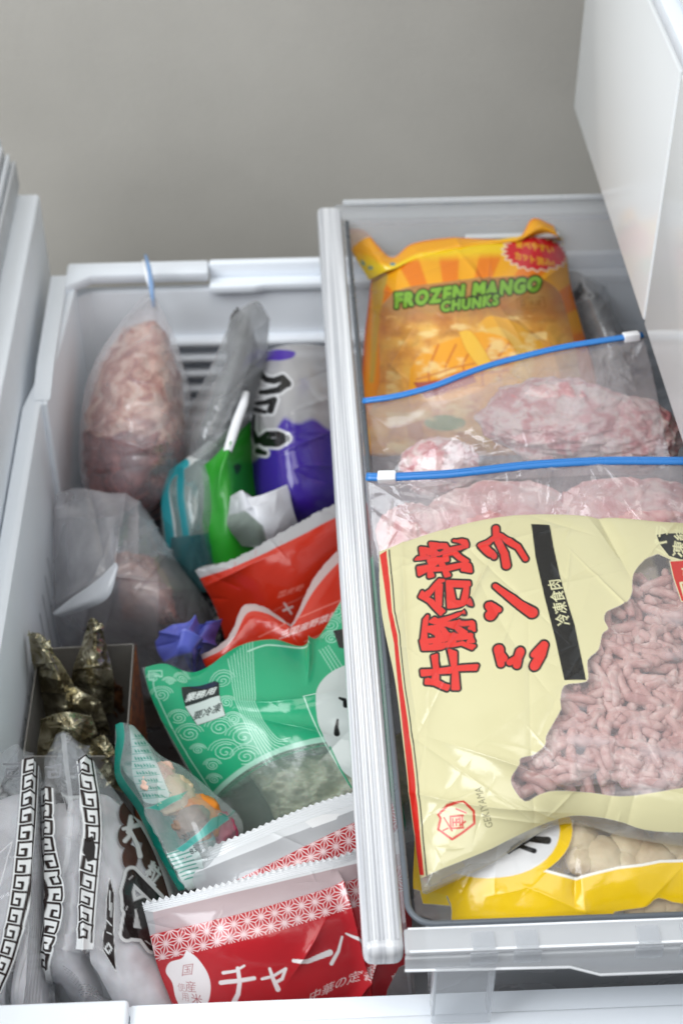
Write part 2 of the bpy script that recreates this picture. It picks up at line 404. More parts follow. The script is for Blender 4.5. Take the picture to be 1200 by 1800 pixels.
    me.polygons.add(len(faces)); me.polygons.foreach_set('loop_start', np.arange(0, faces.size, 4, dtype=np.int32))
    me.update(calc_edges=True); me.polygons.foreach_set('use_smooth', np.ones(len(faces), bool))
    ca = me.color_attributes.new('ink', 'FLOAT_COLOR', 'POINT'); ca.data.foreach_set('color', ink.astype(np.float32).ravel())
    me.materials.append(M[mat] if isinstance(mat, str) else mat); me.validate()
    o = bpy.data.objects.new(name, me); COL.objects.link(o)
    if parent: o.parent = parent
    tag(o, label, cat if label else None, group)
    BAGS[o.name] = (q, pos, nrm)
    return o
def on(o, x, y, off=0):
    q, pos, nrm = BAGS[o.name]; d = (q[:, :, 0]-x)**2+(q[:, :, 1]-y)**2; i = np.unravel_index(np.argmin(d), d.shape)
    return pos[i]+nrm[i]*off, nrm[i]

def tube(name, pts, r, mat, parent=None, flat=1.0, nrm=None, n=10):
    """a rounded strip along pts (3D); 'flat' squeezes it along nrm"""
    pts = [Vector(p) for p in pts]; V = []; Fc = []
    for i, p in enumerate(pts):
        t = (pts[min(i+1, len(pts)-1)]-pts[max(i-1, 0)]).normalized()
        a = Vector(nrm if nrm is not None else (0, 0, 1)); a = (a-t*a.dot(t)).normalized(); b = t.cross(a)
        rr = r[i] if hasattr(r, '__len__') else r
        for k in range(n):
            th = 2*math.pi*k/n; V.append(p+b*math.cos(th)*rr+a*math.sin(th)*rr*flat)
    for i in range(len(pts)-1):
        for k in range(n): Fc.append((i*n+k, i*n+(k+1) % n, (i+1)*n+(k+1) % n, (i+1)*n+k))
    Fc += [tuple(range(n-1, -1, -1)), tuple(range((len(pts)-1)*n, len(pts)*n))]
    return mesh_obj(name, V, Fc, mat, parent)

def lump(name, c, r, mat, rot=0, seed=0, amp=.12, sub=5, freq=3., parent=None, tilt=None):
    """an irregular rounded mass (frozen meat, bun, mushroom)"""
    bm = bmesh.new(); bmesh.ops.create_icosphere(bm, subdivisions=sub, radius=1)
    co = np.array([v.co[:] for v in bm.verts])
    nn = fbm(co[:, 0]*freq+10, co[:, 1]*freq+co[:, 2]*freq*1.3+10, seed)+.5*ridged(co[:, 0]*freq*2+4, co[:, 2]*freq*2+co[:, 1]*2+8, seed+9)
    co *= (1+amp*(nn-.7)*2)[:, None]; co *= np.array(r)
    mr = Matrix.Rotation(rot, 3, 'Z') if tilt is None else Matrix.Rotation(rot, 3, 'Z')@Matrix.Rotation(tilt, 3, 'X')
    co = co@np.array(mr).T+np.array(c)
    for v, k in zip(bm.verts, co): v.co = k
    me = bpy.data.meshes.new(name); bm.to_mesh(me); bm.free(); me.materials.append(mat)
    me.polygons.foreach_set('use_smooth', [True]*len(me.polygons))
    o = bpy.data.objects.new(name, me); COL.objects.link(o)
    if parent: o.parent = parent
    return o
#@@SETTING
# ------------------------------------------------------------ the room
def sheet(name, a, b, c, d, mat, kind='structure'):
    return tag(mesh_obj(name, [a, b, c, d], [(0, 1, 2, 3)], mat, smooth=False), kind=kind)
sheet('wall', (-3, 1.27, -.6), (3, 1.27, -.6), (3, 1.27, 2.4), (-3, 1.27, 2.4), M['wall'])
sheet('floor', (-3, -2, -.6), (3, -2, -.6), (3, 1.27, -.6), (-3, 1.27, -.6), plain('grey_floor', '#8b8680', .5, 60, .1, .08))

# ------------------------------------------------------------ refrigerator above the drawer
FX = .226
fr = tag(empty('refrigerator', (.5, .7, .1)), 'tall white refrigerator body with glossy flat front above the open drawer', 'refrigerator')
ks = [box('body', (.30, .30, .102), (.90, 1.135, 1.9), M['white'], bevel=.004),
      box('drawer_front', (FX, .8335, .100), (.298, 1.121, .2705), M['glass'], bevel=.0022, seg=3),
      box('drawer_front', (FX, .30, .100), (.298, .8305, .2705), M['glass'], bevel=.0022, seg=3),
      box('trim_strip', (FX+.002, .30, .2735), (.298, 1.121, .2775), M['alu'], bevel=.0008),
      box('handle_ledge', (FX-.004, .30, .2800), (.298, 1.121, .2900), M['white'], bevel=.002),
      box('upper_door', (FX+.004, .30, .2925), (.298, 1.121, 1.9), M['glass'], bevel=.003),
      box('cavity_side', (.30, 1.10, -.50), (.90, 1.135, .100), M['liner'], bevel=.002),
      box('cavity_back', (.86, .30, -.50), (.90, 1.098, .100), M['liner'], bevel=.002)]
adopt(fr, ks)

# ------------------------------------------------------------ drawer door on the left
dd = tag(empty('freezer_drawer_door', (-.21, .7, -.4)), 'white inner side of the pulled out drawer door at the left edge', 'drawer door')
ks = [box('door_panel', (-.30, .25, -.55), (-.212, 1.125, .088), M['white'], bevel=.004),
      box('inner_frame', (-.2115, .27, -.50), (-.1845, 1.098, .050), M['white'], bevel=.0025, seg=3)]
for x, z in ((-.2085, .085), (-.2045, .079), (-.2005, .073)):
    g = box('gasket', (x-.0033, .262, .0505), (x, 1.108, z), M['gasket'] if z != .079 else M['white'], bevel=.0012)
    ks.append(g)
adopt(dd, ks)

# ------------------------------------------------------------ the deep basket
bk = tag(empty('freezer_basket', (.1, .73, -.3)), 'deep white plastic freezer basket holding all the bags', 'drawer basket')
W = M['liner']; ks = []
ks.append(box('basket_floor', (-.168, .43, -.305), (.45, 1.03, -.30), W))
prof = [(-.183, .30), (-.183, .893), (-.176, .930), (-.169, 1.055), (-.158, 1.055), (-.158, 1.04), (-.1645, .935), (-.1705, .893), (-.1715, .43), (-.1715, .30)]
ks.append(prism('side_wall', [(x, y, -.31) for x, y in prof], (0, 0, .31), M['white'], bevel=.0015))
ks.append(prism('side_wall', [(-.170, 1.05, -.31), (-.170, 1.05, .0045), (-.170, .935, .0045), (-.170, .897, -.0005), (-.170, .897, -.31)], (.004, 0, 0), M['white'], bevel=.001))
# raised rear section of the left rim with its ramp
ks.append(prism('rim', [(-.1765, 1.050, .0005), (-.1765, 1.050, .0065), (-.1765, .936, .0065), (-.1765, .900, .0005)], (.0125, 0, 0), M['white'], bevel=.0008))
# far wall: rim with the shallow notch on its right half
far = [(-.172, 1.030), (-.150, 1.024), (.45, 1.024), (.45, 1.068), (-.168, 1.068), (-.172, 1.05)]
ks.append(prism('far_wall', [(x, y, -.31) for x, y in [(-.172, 1.035), (-.150, 1.0525), (.45, 1.0525), (.45, 1.062), (-.165, 1.062)]], (0, 0, .298), W, bevel=.002))
ks.append(prism('rim', [(-.1655, 1.0340, -.0030), (-.146, 1.0495, -.0030), (-.057, 1.0495, -.0030), (-.057, 1.068, -.0030), (-.1655, 1.068, -.0030)], (0, 0, .0090), M['white'], bevel=.002))
ks.append(prism('rim', [(-.0565, 1.0455, -.0115), (-.022, 1.0455, -.0115), (-.014, 1.0480, -.0115), (.45, 1.0480, -.0115), (.45, 1.0600, -.0115), (-.0565, 1.0600, -.0115)], (0, 0, .0065), M['white'], bevel=.0015))
ks.append(box('rim', (-.0565, 1.0604, -.0115), (.45, 1.068, .0065), M['white'], bevel=.002))
for i in range(7):
    z = -.056-i*.0150
    ks.append(box('rib', (-.10, 1.0420, z-.0040), (.45, 1.0530, z+.0028), W, bevel=.003, seg=3))
for i in range(20):
    y = .50+i*.0185
    ks.append(prism('slot', [(-.1714, y, -.088), (-.1714, y+.0030, -.088), (-.1714, y+.016, -.29), (-.1714, y+.013, -.29)], (.0008, 0, 0), M['slot'], bevel=.0003))  # raised grey strips; shade inside the wall slots is put into their colour
# near wall
ks.append(box('near_wall', (-.183, .4205, -.31), (.45, .4260, -.005), W, bevel=.001))
ks.append(box('rim', (-.30, .3700, -.010), (-.0835, .4268, .0005), M['white'], bevel=.0022, seg=3))
ks.append(box('rim', (-.0832, .4136, -.010), (.45, .4264, -.0045), M['white'], bevel=.0012))
ks.append(box('rim', (-.0832, .3700, -.010), (.45, .4134, -.0008), M['white'], bevel=.0022, seg=3))
adopt(bk, ks)

# ------------------------------------------------------------ the clear sliding tray on top
tr = tag(empty('sliding_tray', (.2, .73, -.06)), 'clear plastic upper tray with milky ribbed left rim', 'tray')
ks = []
z = .060
strip = box('ribbed_rim', (.0268, .4085, .046), (.0452, 1.053, z), M['rib'], bevel=.0045, seg=4)
me = strip.data; ks.append(strip)
V = []; Fc = []
for i in range(9):
    xc = .0292+i*.00172; y0, y1 = .4135+.0004*((i*7) % 3), 1.046; n = 6; b = len(V)
    for y in (y0, y1):
        for k in range(n+1):
            th = math.pi*k/n; V.append((xc+.00055*math.cos(th), y, z-.0001+.00045*math.sin(th)))
    for k in range(n): Fc.append((b+k, b+k+1, b+n+2+k, b+n+1+k))
    Fc.append(tuple(b+k for k in range(n, -1, -1)))
ks.append(mesh_obj('ribs', V, Fc, M['rib']))
# dark tube round the inner rim: shadow gap of the clear plastic as colour
pts = [(.0484, 1.030, z-.001), (.0484, .434, z-.001)]+[(.0604-.012*math.cos(t*math.pi/16), .434-.012*math.sin(t*math.pi/16), z-.001) for t in range(1, 8)]+[(.0604, .422, z-.001), (.45, .422, z-.001)]
ks.append(tube('seam_shadow', pts, .0015, M['seamshade'], n=8))
def shell(name, prof, mat, y_or_x):   # prof: list of (offset, z); walls
    pass
def wall_sheet(name, top, bot, mat, t=.0018):
    a, b = [Vector(p) for p in top]; c, d = [Vector(p) for p in bot]
    n = (b-a).cross(c-a).normalized()*t
    v = [a, b, d, c, a+n, b+n, d+n, c+n]
    f = [(0, 1, 2, 3), (7, 6, 5, 4), (0, 4, 5, 1), (1, 5, 6, 2), (2, 6, 7, 3), (3, 7, 4, 0)]
    return mesh_obj(name, v, f, mat, bevel=.0004)
ks.append(wall_sheet('left_wall', [(.047, .424, .058), (.047, 1.03, .058)], [(.056, .45, -.06), (.056, 1.0, -.06)], M['clearp']))
ks.append(wall_sheet('near_wall', [(.056, .4225, .054), (.45, .4225, .054)], [(.064, .452, -.06), (.45, .452, -.06)], M['milky']))
ks.append(wall_sheet('far_wall', [(.45, 1.034, .058), (.050, 1.034, .058)], [(.45, .990, -.06), (.056, .990, -.06)], M['clearp']))
ks.append(box('tray_floor', (.056, .452, -.062), (.45, .990, -.0602), M['clearp'], bevel=0))
# far flange with small slots, and a raised lip bar behind
ks.append(box('far_flange', (.0400, 1.0345, .052), (.45, 1.056, .0596), M['clearp'], bevel=.002))
ks.append(box('far_flange', (.0462, 1.0505, .0602), (.30, 1.0545, .0640), M['milky'], bevel=.001))
ks.append(box('lip_bar', (.135, 1.0185, .0475), (.205, 1.0235, .0510), M['milky'], bevel=.0015, seg=3))
for x in (.071, .085, .121, .135, .169, .183):
    ks.append(box('slot', (x, 1.0560, .0555), (x+.009, 1.0572, .0600), M['milky'], bevel=.0004))
# near flange: sloping apron with a lower tongue, four slots
def flange(name, pts2, y0, y1, mat, z0):
    return prism(name, [(x, y0, zz) for x, zz in pts2], (0, y1-y0, 0), mat, bevel=.0009)
zt = .0585
ks.append(box('near_flange', (.0455, .4075, .0555), (.45, .4205, .0590), M['clearp2'], bevel=.0014, seg=3))
ks.append(prism('near_apron', [(.0455, .4068, .0550), (.45, .4068, .0550), (.45, .4068, .0370), (.135, .4068, .0370), (.1205, .4068, .0440), (.0455, .4068, .0465)], (0, .0022, 0), M['clearp2'], bevel=.0006))
for x in (.0745, .0940, .1490, .1690):
    ks.append(box('slot', (x, .4058, .0500), (x+.0125, .4066, .0588), M['clearp'], bevel=.0003, seg=3))
    ks.append(box('slot_mark', (x+.0012, .4074, .0594), (x+.0113, .4165, .0601), M['clearp'], bevel=.0002))
E_ = plain('edge_highlight_white', '#f4f5f7', .12, 60, .05, .03, coat=.5)
for L_, rr in (([(.0455, .4066, .0463), (.1205, .4066, .0440), (.135, .4066, .0368), (.45, .4066, .0368)], .0007), ([(.0475, .4080, .0588), (.45, .4080, .0588)], .0006), ([(.0475, .4200, .0588), (.45, .4200, .0588)], .0005)):
    ks.append(tube('edge', L_, rr, E_, n=8))  # white tubes paint the highlights along the flange edges
cl = box('clip', (.0590, .4060, .0008), (.0870, .4085, .0480), M['clearp'], bevel=.0010, seg=3)
ks.append(cl)
for x in (.0590, .0852):
    ks.append(box('clip_rib', (x, .4090, .0030), (x+.0018, .4165, .0500), M['milky'], bevel=.0007))
adopt(tr, ks)
#@@BAGS
# ============================================================ contents of the clear tray
Z6 = lambda L: [(640+.4667*x, 880+.4667*y) for x, y in L]
Z7 = lambda L: [(640+.4667*x, 1360+.4667*y) for x, y in L]
Z4 = lambda L: [(.3833*x, 1080+.3833*y) for x, y in L]
Z5 = lambda L: [(.6*x, 1360+.6*y) for x, y in L]
Z2 = lambda L: [(540+.55*x, 320+.55*y) for x, y in L]
ZM = lambda L: [(240+x/3, 1060+y/3) for x, y in L]     # mint bag close-up
ZP = lambda L: [(260+.3*x, 540+.3*y) for x, y in L]    # purple bag close-up

# ---- cream bag of frozen mince
WIN = Z6([(1100, 215), (1050, 240), (1012, 285), (1004, 330), (1003, 362), (985, 400), (940, 425), (907, 445), (899, 475), (914, 508), (892, 530), (878, 590), (838, 632), (840, 700), (812, 716), (752, 728), (738, 780), (740, 812), (712, 860), (686, 905), (682, 935), (645, 965), (592, 982), (586, 1010), (556, 1048), (560, 1085), (600, 1132), (655, 1105), (722, 1090), (850, 1098), (960, 1112), (1080, 1100), (1200, 1080), (1420, 1070), (1420, 330), (1230, 390), (1150, 235)])
def art_mince(a, u, v):
    a.mask(np.ones(a.n), '#dcd5a8', 1.0)
    a.poly(arc([(735, 1548), (790, 1524), (850, 1499), (905, 1470), (960, 1443), (1010, 1428), (1080, 1440), (1150, 1460), (1300, 1462)], 5).tolist()+[(1300, 1700), (600, 1700), (640, 1300), (640, 900), (655, 900), (667, 975), (668, 1100), (690, 1250), (712, 1400), (728, 1545)], '#e8e8df', .10)
    a.poly(arc(WIN, 3).tolist(), '#e6dadb', .10)
    m = a.a < .5; n = fbm(a.q[:, 0]/60+3, a.q[:, 1]/34, 8, 4); a.a = np.where(m & (a.a > .05), .10+.55*np.clip((n-.50)*2.6, 0, 1), a.a)
    # red stripe with its black line
    Lr = [(668, 978), (675, 1020), (682, 1064), (690, 1105), (697, 1135), (703, 1200), (709, 1260), (716, 1330), (722, 1400), (730, 1470), (734, 1540)]
    Rr = [(746, 1540), (740, 1470), (736, 1400), (729, 1330), (722, 1270), (714, 1215), (708, 1160), (704, 1122), (693, 1080), (688, 1030), (680, 970)]
    a.poly(Lr+Rr, '#d3281f')
    a.stroke([(x+5, y) for x, y in Rr[::-1]], 2.6, '#231f1d')
    k = dict(outline=3.6, oc='#1c1a1a')
    a.text('牛豚合挽', (838, 1219), (-6, -66), (-96, 6), '#e0332c', grow=2.6, warp=10, **k)
    # katakana brushed sideways
    S = []
    S += [(Z6([(497, 122), (500, 160), (470, 185), (446, 196)]), (11, 13)), (Z6([(448, 196), (490, 236)]), (14, 12)), (Z6([(500, 150), (540, 178), (580, 200), (608, 246)]), (12, 9)), (Z6([(505, 180), (530, 225), (538, 270)]), (12, 14))]
    S += [(Z6([(478, 425), (492, 445), (480, 462)]), (16, 17)), (Z6([(492, 425), (512, 440)]), 9), (Z6([(498, 350), (540, 385), (590, 425), (634, 455)]), (9, 19))]
    S += [(Z6([(512, 592), (520, 645)]), (17, 12)), (Z6([(530, 625), (512, 600)]), 13), (Z6([(590, 598), (580, 625), (552, 640)]), (15, 11)), (Z6([(582, 628), (578, 650)]), 13), (Z6([(678, 578), (668, 610), (645, 650)]), (14, 17)), (Z6([(670, 582), (640, 610)]), (11, 10))]
    a.strokes(S, 10, '#e0332c', outline=3.6, oc='#1c1a1a')
    a.poly(Z6([(628, 108), (697, 112), (712, 200), (745, 350), (790, 500), (832, 704), (752, 708), (720, 560), (680, 400), (645, 240)]), '#191919')
    a.text('冷凍食肉', (1000, 1114), (-4.6, -21), (-25, 4), '#e6e2b4', grow=.25)
    # badges at the right edge
    a.poly(Z6([(1096, 140), (1420, 95), (1420, 215), (1200, 236), (1142, 220), (1105, 175)]), '#1a1a18', outline=1.6, oc='#e6e2b4')
    a.text('バラ', (1165, 983), (4, -29), (-26, -2), '#e6e2b4', grow=.5)
    a.text('凍結', (1196, 985), (4, -29), (-22, -2), '#e6e2b4', grow=.5)
    a.poly(Z6([(1146, 240), (1420, 215), (1420, 372), (1190, 384), (1160, 300)]), '#cf2a22', outline=1.6, oc='#e6e2b4')
    a.text('肉', (1214, 1018), (3, -24), (-24, -2), '#e6e2b4', grow=.5)
    a.stroke(Z6([(1200, 368), (1185, 318), (1260, 305)]), 4, '#e6e2b4')
    # red hexagon crest and the maker's line
    hx = [(803+x, 1443+y) for x, y in ((-12, -22), (16, -29), (32, -14), (32, 6), (12, 22), (-6, 34), (-30, 17), (-25, -2), (-29, -8))]
    a.stroke(hx+[hx[0]], 4.2, '#cf3a2c')
    a.text('国', (816, 1460), (0, -27), (-27, 2), '#cf3a2c', grow=.6)
    for p, q_ in (((784, 1440), (797, 1462)), ((790, 1458), (782, 1462)), ((806, 1426), (822, 1432)), ((812, 1452), (820, 1446))): a.stroke([p, q_], 3, '#cf3a2c')
    a.text('GEKIYAMA', (866, 1455), (-3.5, -13.6), (-17, 3.5), '#4b4636', grow=-.15)
def fold_mince(x, y, U, V):
    h = .0030*np.exp(-np.abs((y-1405)-.10*(x-760)-8*np.sin(x/60))/10)*np.exp(-((x-830)/110)**2)
    h += .0035*np.exp(-np.abs((x-722)-.10*(y-1100))/9)*np.exp(-((y-1110)/130)**2)
    h += .0028*np.exp(-np.abs((y-1170)+2.2*(x-785))/14)*np.exp(-((y-1080)/110)**2)     # oblique ridge through the lettering
    h += .0022*np.exp(-np.abs((y-985)+.25*(x-800))/7)*np.exp(-((x-820)/110)**2)
    h -= .0030*np.exp(-np.abs((x-1075)-.5*(y-960))/16)*np.exp(-((y-950)/60)**2)
    h += .0040*np.exp(-np.abs((y-1385)-.35*(x-1000)*np.where(x > 1000, -.3, 1))/10)*np.exp(-((x-960)/130)**2)
    h += .006*np.sin((x-640)/560*math.pi)*np.exp(-((y-1180)/260)**2)
    return h
mince = bag('mince_bag', [
    [(664, 972, .072), (780, 935, .080), (900, 912, .086), (1050, 912, .088), (1180, 920, .086), (1300, 918, .080)],
    [(672, 1080, .066), (790, 1050, .080), (910, 1030, .087), (1060, 1030, .090), (1190, 1035, .088), (1310, 1035, .080)],
    [(697, 1200, .062), (810, 1180, .078), (930, 1160, .085), (1070, 1160, .088), (1200, 1160, .087), (1320, 1160, .080)],
    [(712, 1320, .058), (830, 1300, .073), (945, 1285, .080), (1080, 1280, .083), (1205, 1290, .083), (1320, 1290, .078)],
    [(726, 1450, .053), (845, 1410, .064), (960, 1385, .069), (1090, 1390, .072), (1210, 1400, .073), (1320, 1400, .070)],
    [(742, 1572, .046), (860, 1520, .052), (985, 1448, .056), (1100, 1472, .058), (1215, 1490, .058), (1320, 1490, .056)]],
    art_mince, 'print', step=1.25, puff=.006, thick=.014, cr=[(26, .0009, .05, 1.2), (30, .0006, .03, .5), (16, -.0012, .10, 1.6)],
    crum=.004, crums=.55, seed=4, fn=fold_mince,
    label='cream bag of frozen minced meat with big red brush lettering', cat='frozen food bag')

# mince strands lying under the window
mm = meat_mat('frozen_mince', [(.30, '#b07a72'), (.45, '#c6968d'), (.56, '#d2aaa1'), (.66, '#dfc3ba'), (.74, '#c99c92')], 110, .6, .6, dist=.0010, sss=.08)
def capsules(name, items, mat, n=10):
    V = []; Fc = []
    for pts, r in items:
        b = len(V); m = len(pts)
        for i, p in enumerate(pts):
            t = (pts[min(i+1, m-1)]-pts[max(i-1, 0)]).normalized(); a = t.orthogonal().normalized(); c = t.cross(a)
            k = (.62, 1.0, 1.04)[min(i, m-1-i, 2)]*(1+.05*math.sin(i*2.1+len(V)))
            for j in range(n):
                th = 2*math.pi*j/n; V.append(p+(a*math.cos(th)+c*math.sin(th))*r*k)
        for i in range(m-1):
            for j in range(n): Fc.append((b+i*n+j, b+i*n+(j+1) % n, b+(i+1)*n+(j+1) % n, b+(i+1)*n+j))
        Fc += [tuple(range(b+n-1, b-1, -1)), tuple(range(b+(m-1)*n, b+m*n))]
    rj = np.random.RandomState(3); V = [Vector(v)+Vector(rj.randn(3)*.00007) for v in V]
    return mesh_obj(name, V, Fc, mat)
rnd = random.Random(5); items = []
for k in range(900):
    x = rnd.uniform(880, 1290); y = rnd.uniform(1000, 1420)
    if y > 1372 and x > 925: continue
    if y > 1392 or y > 1385-(1000-x)*-.2 and x < 1000: continue
    dpt = -.0052-.0035*rnd.random()-(0, .0035, .0075)[k % 3]
    p, n = on(mince, x, y, dpt); n = Vector(n); t = n.orthogonal().normalized(); t = Matrix.Rotation(rnd.uniform(0, 6.28), 3, n)@t
    s = n.cross(t); L = rnd.uniform(.012, .027) if rnd.random() < .8 else rnd.uniform(.003, .010); bend = rnd.uniform(-.22, .22); c = Vector(p)
    pts = [c+t*(L*(i/8-.5))+s*(bend*L*((i/8-.5)**2)*2)+n*(.0003*math.sin(i*1.1+k))+n*rnd.uniform(-.0002, .0002) for i in range(9)]
    items.append((pts, rnd.uniform(.0021, .0028)))
tag(capsules('mince_strands', items, mm), 'pale pink frozen mince strands showing through the cream bag window', 'minced meat', kind='stuff')

def inner(src, dz, x0, x1, y0, seed, lab, mat, y1=1.0, amp=.006, fr=(45, 60), name='frozen_buns', cat='frozen buns', dome_h=.010, deep=.028, res=60):
    """the food pressed against a bag's film from inside"""
    q, pos, nrm = BAGS[src.name]; rows = np.linspace(int(len(q)*y0), int(len(q)*y1)-1, int(res*1.2)).astype(int); cols = np.linspace(int(q.shape[1]*x0), int(q.shape[1]*x1)-1, res).astype(int)
    s = np.ix_(rows, cols); Q = q[s]; n = fbm(Q[..., 0]/fr[0], Q[..., 1]/fr[1], seed, 4); u = np.linspace(0, 1, len(cols))[None, :]; v = np.linspace(0, 1, len(rows))[:, None]
    e = np.minimum(np.minimum(u, 1-u), np.minimum(v, (1-v) if y1 < 1 else 1)); dome = np.sqrt(1-(1-np.clip(e*4*(.6+.8*n), 0, 1))**2)
    base = pos[s]; nn = nrm.mean((0, 1)); nn = (nn/np.linalg.norm(nn))[None, None, :]*np.ones_like(nrm[s])
    p = base-nn*((dz+dome_h*(1-dome)+amp*(1-n)))[..., None]; b = base-nn*(dz+deep)
    m, k = len(rows), len(cols); i = np.arange(m*k).reshape(m, k); f = np.stack([i[:-1, :-1], i[:-1, 1:], i[1:, 1:], i[1:, :-1]], -1).reshape(-1, 4)
    w_ = np.cross(p[m//2, k//2+3]-p[m//2, k//2-3], p[m//2+3, k//2]-p[m//2-3, k//2])@nn[0, 0]
    rim = list(i[0, :])+list(i[1:, -1])+list(i[-1, ::-1][1:])+list(i[::-1, 0][1:-1]); F_ = f.tolist()+(f[:, ::-1]+m*k).tolist()
    F_ += [(rim[j], rim[j]+m*k, rim[(j+1) % len(rim)]+m*k, rim[(j+1) % len(rim)]) for j in range(len(rim))]
    if w_ < 0: F_ = [t[::-1] for t in F_]
    o = mesh_obj(name, np.vstack([p.reshape(-1, 3), b.reshape(-1, 3)]), F_, mat); tag(o, lab, cat); return o

# ---- zip bags
def zip_parts(bg_, line, slider_xy, off=.0016, r=.0028):
    pts = []
    L = arc(line, 6)
    for i, (x, y) in enumerate(L):
        p, n = on(bg_, x, y, off); pts.append(p)
    pts = np.array(pts)
    for _ in range(6): pts[1:-1] = (pts[:-2]+2*pts[1:-1]+pts[2:])/4
    _, n = on(bg_, *line[len(line)//2])
    tube('zipper', pts, r, M['zip'], bg_, flat=.55, nrm=n)
    up = np.cross(n, pts[-1]-pts[0]); up /= np.linalg.norm(up)
    tube('zipper_track', pts+up*.0006+n*.0010, r*.32, M['zip'], bg_, n=6, nrm=n)
    p, _ = on(bg_, *slider_xy, off); i = int(np.argmin(np.linalg.norm(pts-p, axis=1))); p = pts[i]
    t = Vector(pts[min(i+1, len(pts)-1)]-pts[max(i-1, 0)]).normalized(); nn = Vector(n); nn = (nn-t*nn.dot(t)).normalized(); b = nn.cross(t)
    w, h, d = .0052, .0031, .0026
    V = [Vector(p)+t*sx*w+b*sy*h+nn*sz*d for sz in (-1, 1) for sx, sy in ((-1, -1), (1, -1), (1, 1), (-1, 1))]
    mesh_obj('slider', V, [(0, 3, 2, 1), (4, 5, 6, 7), (0, 1, 5, 4), (1, 2, 6, 5), (2, 3, 7, 6), (3, 0, 4, 7)], M['slider'], bg_, bevel=.0007, seg=3)
zlow = bag('zip_bag', [
    [(643, 838, .088), (740, 838, .091), (860, 827, .093), (980, 816, .094), (1110, 812, .094), (1270, 812, .092)],
    [(647, 885, .080), (745, 880, .086), (865, 868, .088), (985, 862, .088), (1115, 860, .088), (1275, 860, .086)],
    [(652, 940, .070), (755, 935, .077), (870, 925, .078), (990, 925, .078), (1120, 925, .078), (1280, 925, .076)],
    [(660, 1030, .050), (765, 1020, .060), (880, 1015, .060), (1000, 1015, .062), (1130, 1015, .062), (1280, 1015, .060)]],
    None, 'filmz', step=2.0, puff=.002, thick=.012, cr=[(60, .0018, .035, .6), (16, .003, .09, .9), (50, .0010, .02, .35)], crum=.012, crums=1.1, seed=11,
    label='clear zip bag, white slider at its left end, behind the cream bag', cat='zip bag', group='zip bags of meat in the tray')
zip_parts(zlow, [(645, 840), (700, 841), (780, 837), (860, 828), (960, 818), (1080, 813), (1268, 813)], (684, 840))
zup = bag('zip_bag', [
    [(638, 707, .058), (700, 700, .064), (790, 672, .072), (900, 634, .078), (1010, 611, .082), (1130, 592, .084)],
    [(648, 755, .054), (720, 745, .064), (810, 722, .078), (920, 690, .086), (1030, 668, .087), (1148, 665, .078)],
    [(652, 800, .048), (735, 795, .062), (825, 775, .078), (930, 755, .086), (1045, 745, .086), (1165, 750, .070)],
    [(655, 860, .035), (745, 855, .050), (835, 845, .060), (940, 840, .064), (1060, 835, .064), (1185, 840, .055)]],
    None, 'filmz', step=2.0, puff=.001, thick=.014, cr=[(60, .0018, .035, .6), (14, .003, .08, .9), (40, .0010, .02, .35)], crum=.011, crums=1.2, seed=23,
    label='clear zip bag, white slider at its right end, in front of the mango bag', cat='zip bag', group='zip bags of meat in the tray')
zip_parts(zup, [(640, 708), (700, 700), (755, 686), (800, 669), (850, 648), (920, 630), (1010, 611), (1128, 592)], (1106, 597))
pk = meat_mat('frozen_pork', [(.28, '#c26a70'), (.42, '#d99a9a'), (.54, '#ebcfca'), (.64, '#efdcd7'), (.76, '#cd7f82')], 62, .4, .7, dist=.003)
pk2 = meat_mat('frozen_chicken', [(.30, '#c46e6e'), (.45, '#dba29e'), (.6, '#e8c6bf'), (.8, '#eedad4')], 52, .35, .7, dist=.003)
for c, z_, r, rot, lab, mt in (
        ((985, 738), .050, (.050, .033, .022), -.1, 'large pale pink round meat portion in the rear zip bag', pk),
        ((1112, 765), .046, (.030, .029, .020), .4, 'pink meat portion at the right end of the rear zip bag', pk),
        ((772, 820), .041, (.025, .022, .015), .2, 'small pink wrapped meat portion low left in the rear zip bag', pk),
        ((722, 948), .055, (.021, .026, .015), 0, 'small pink meat piece at the left end of the front zip bag', pk2),
        ((880, 922), .057, (.048, .032, .017), .1, 'flat pinkish meat portion in the middle of the front zip bag', pk2),
        ((1110, 912), .057, (.052, .032, .017), 0, 'flat pink meat portion at the right of the front zip bag', pk2)):
    tag(lump('meat_portion', P(c[0], c[1], z_), r, mt, rot, seed=c[0], amp=.13, sub=6, freq=3.0), lab, 'frozen meat')

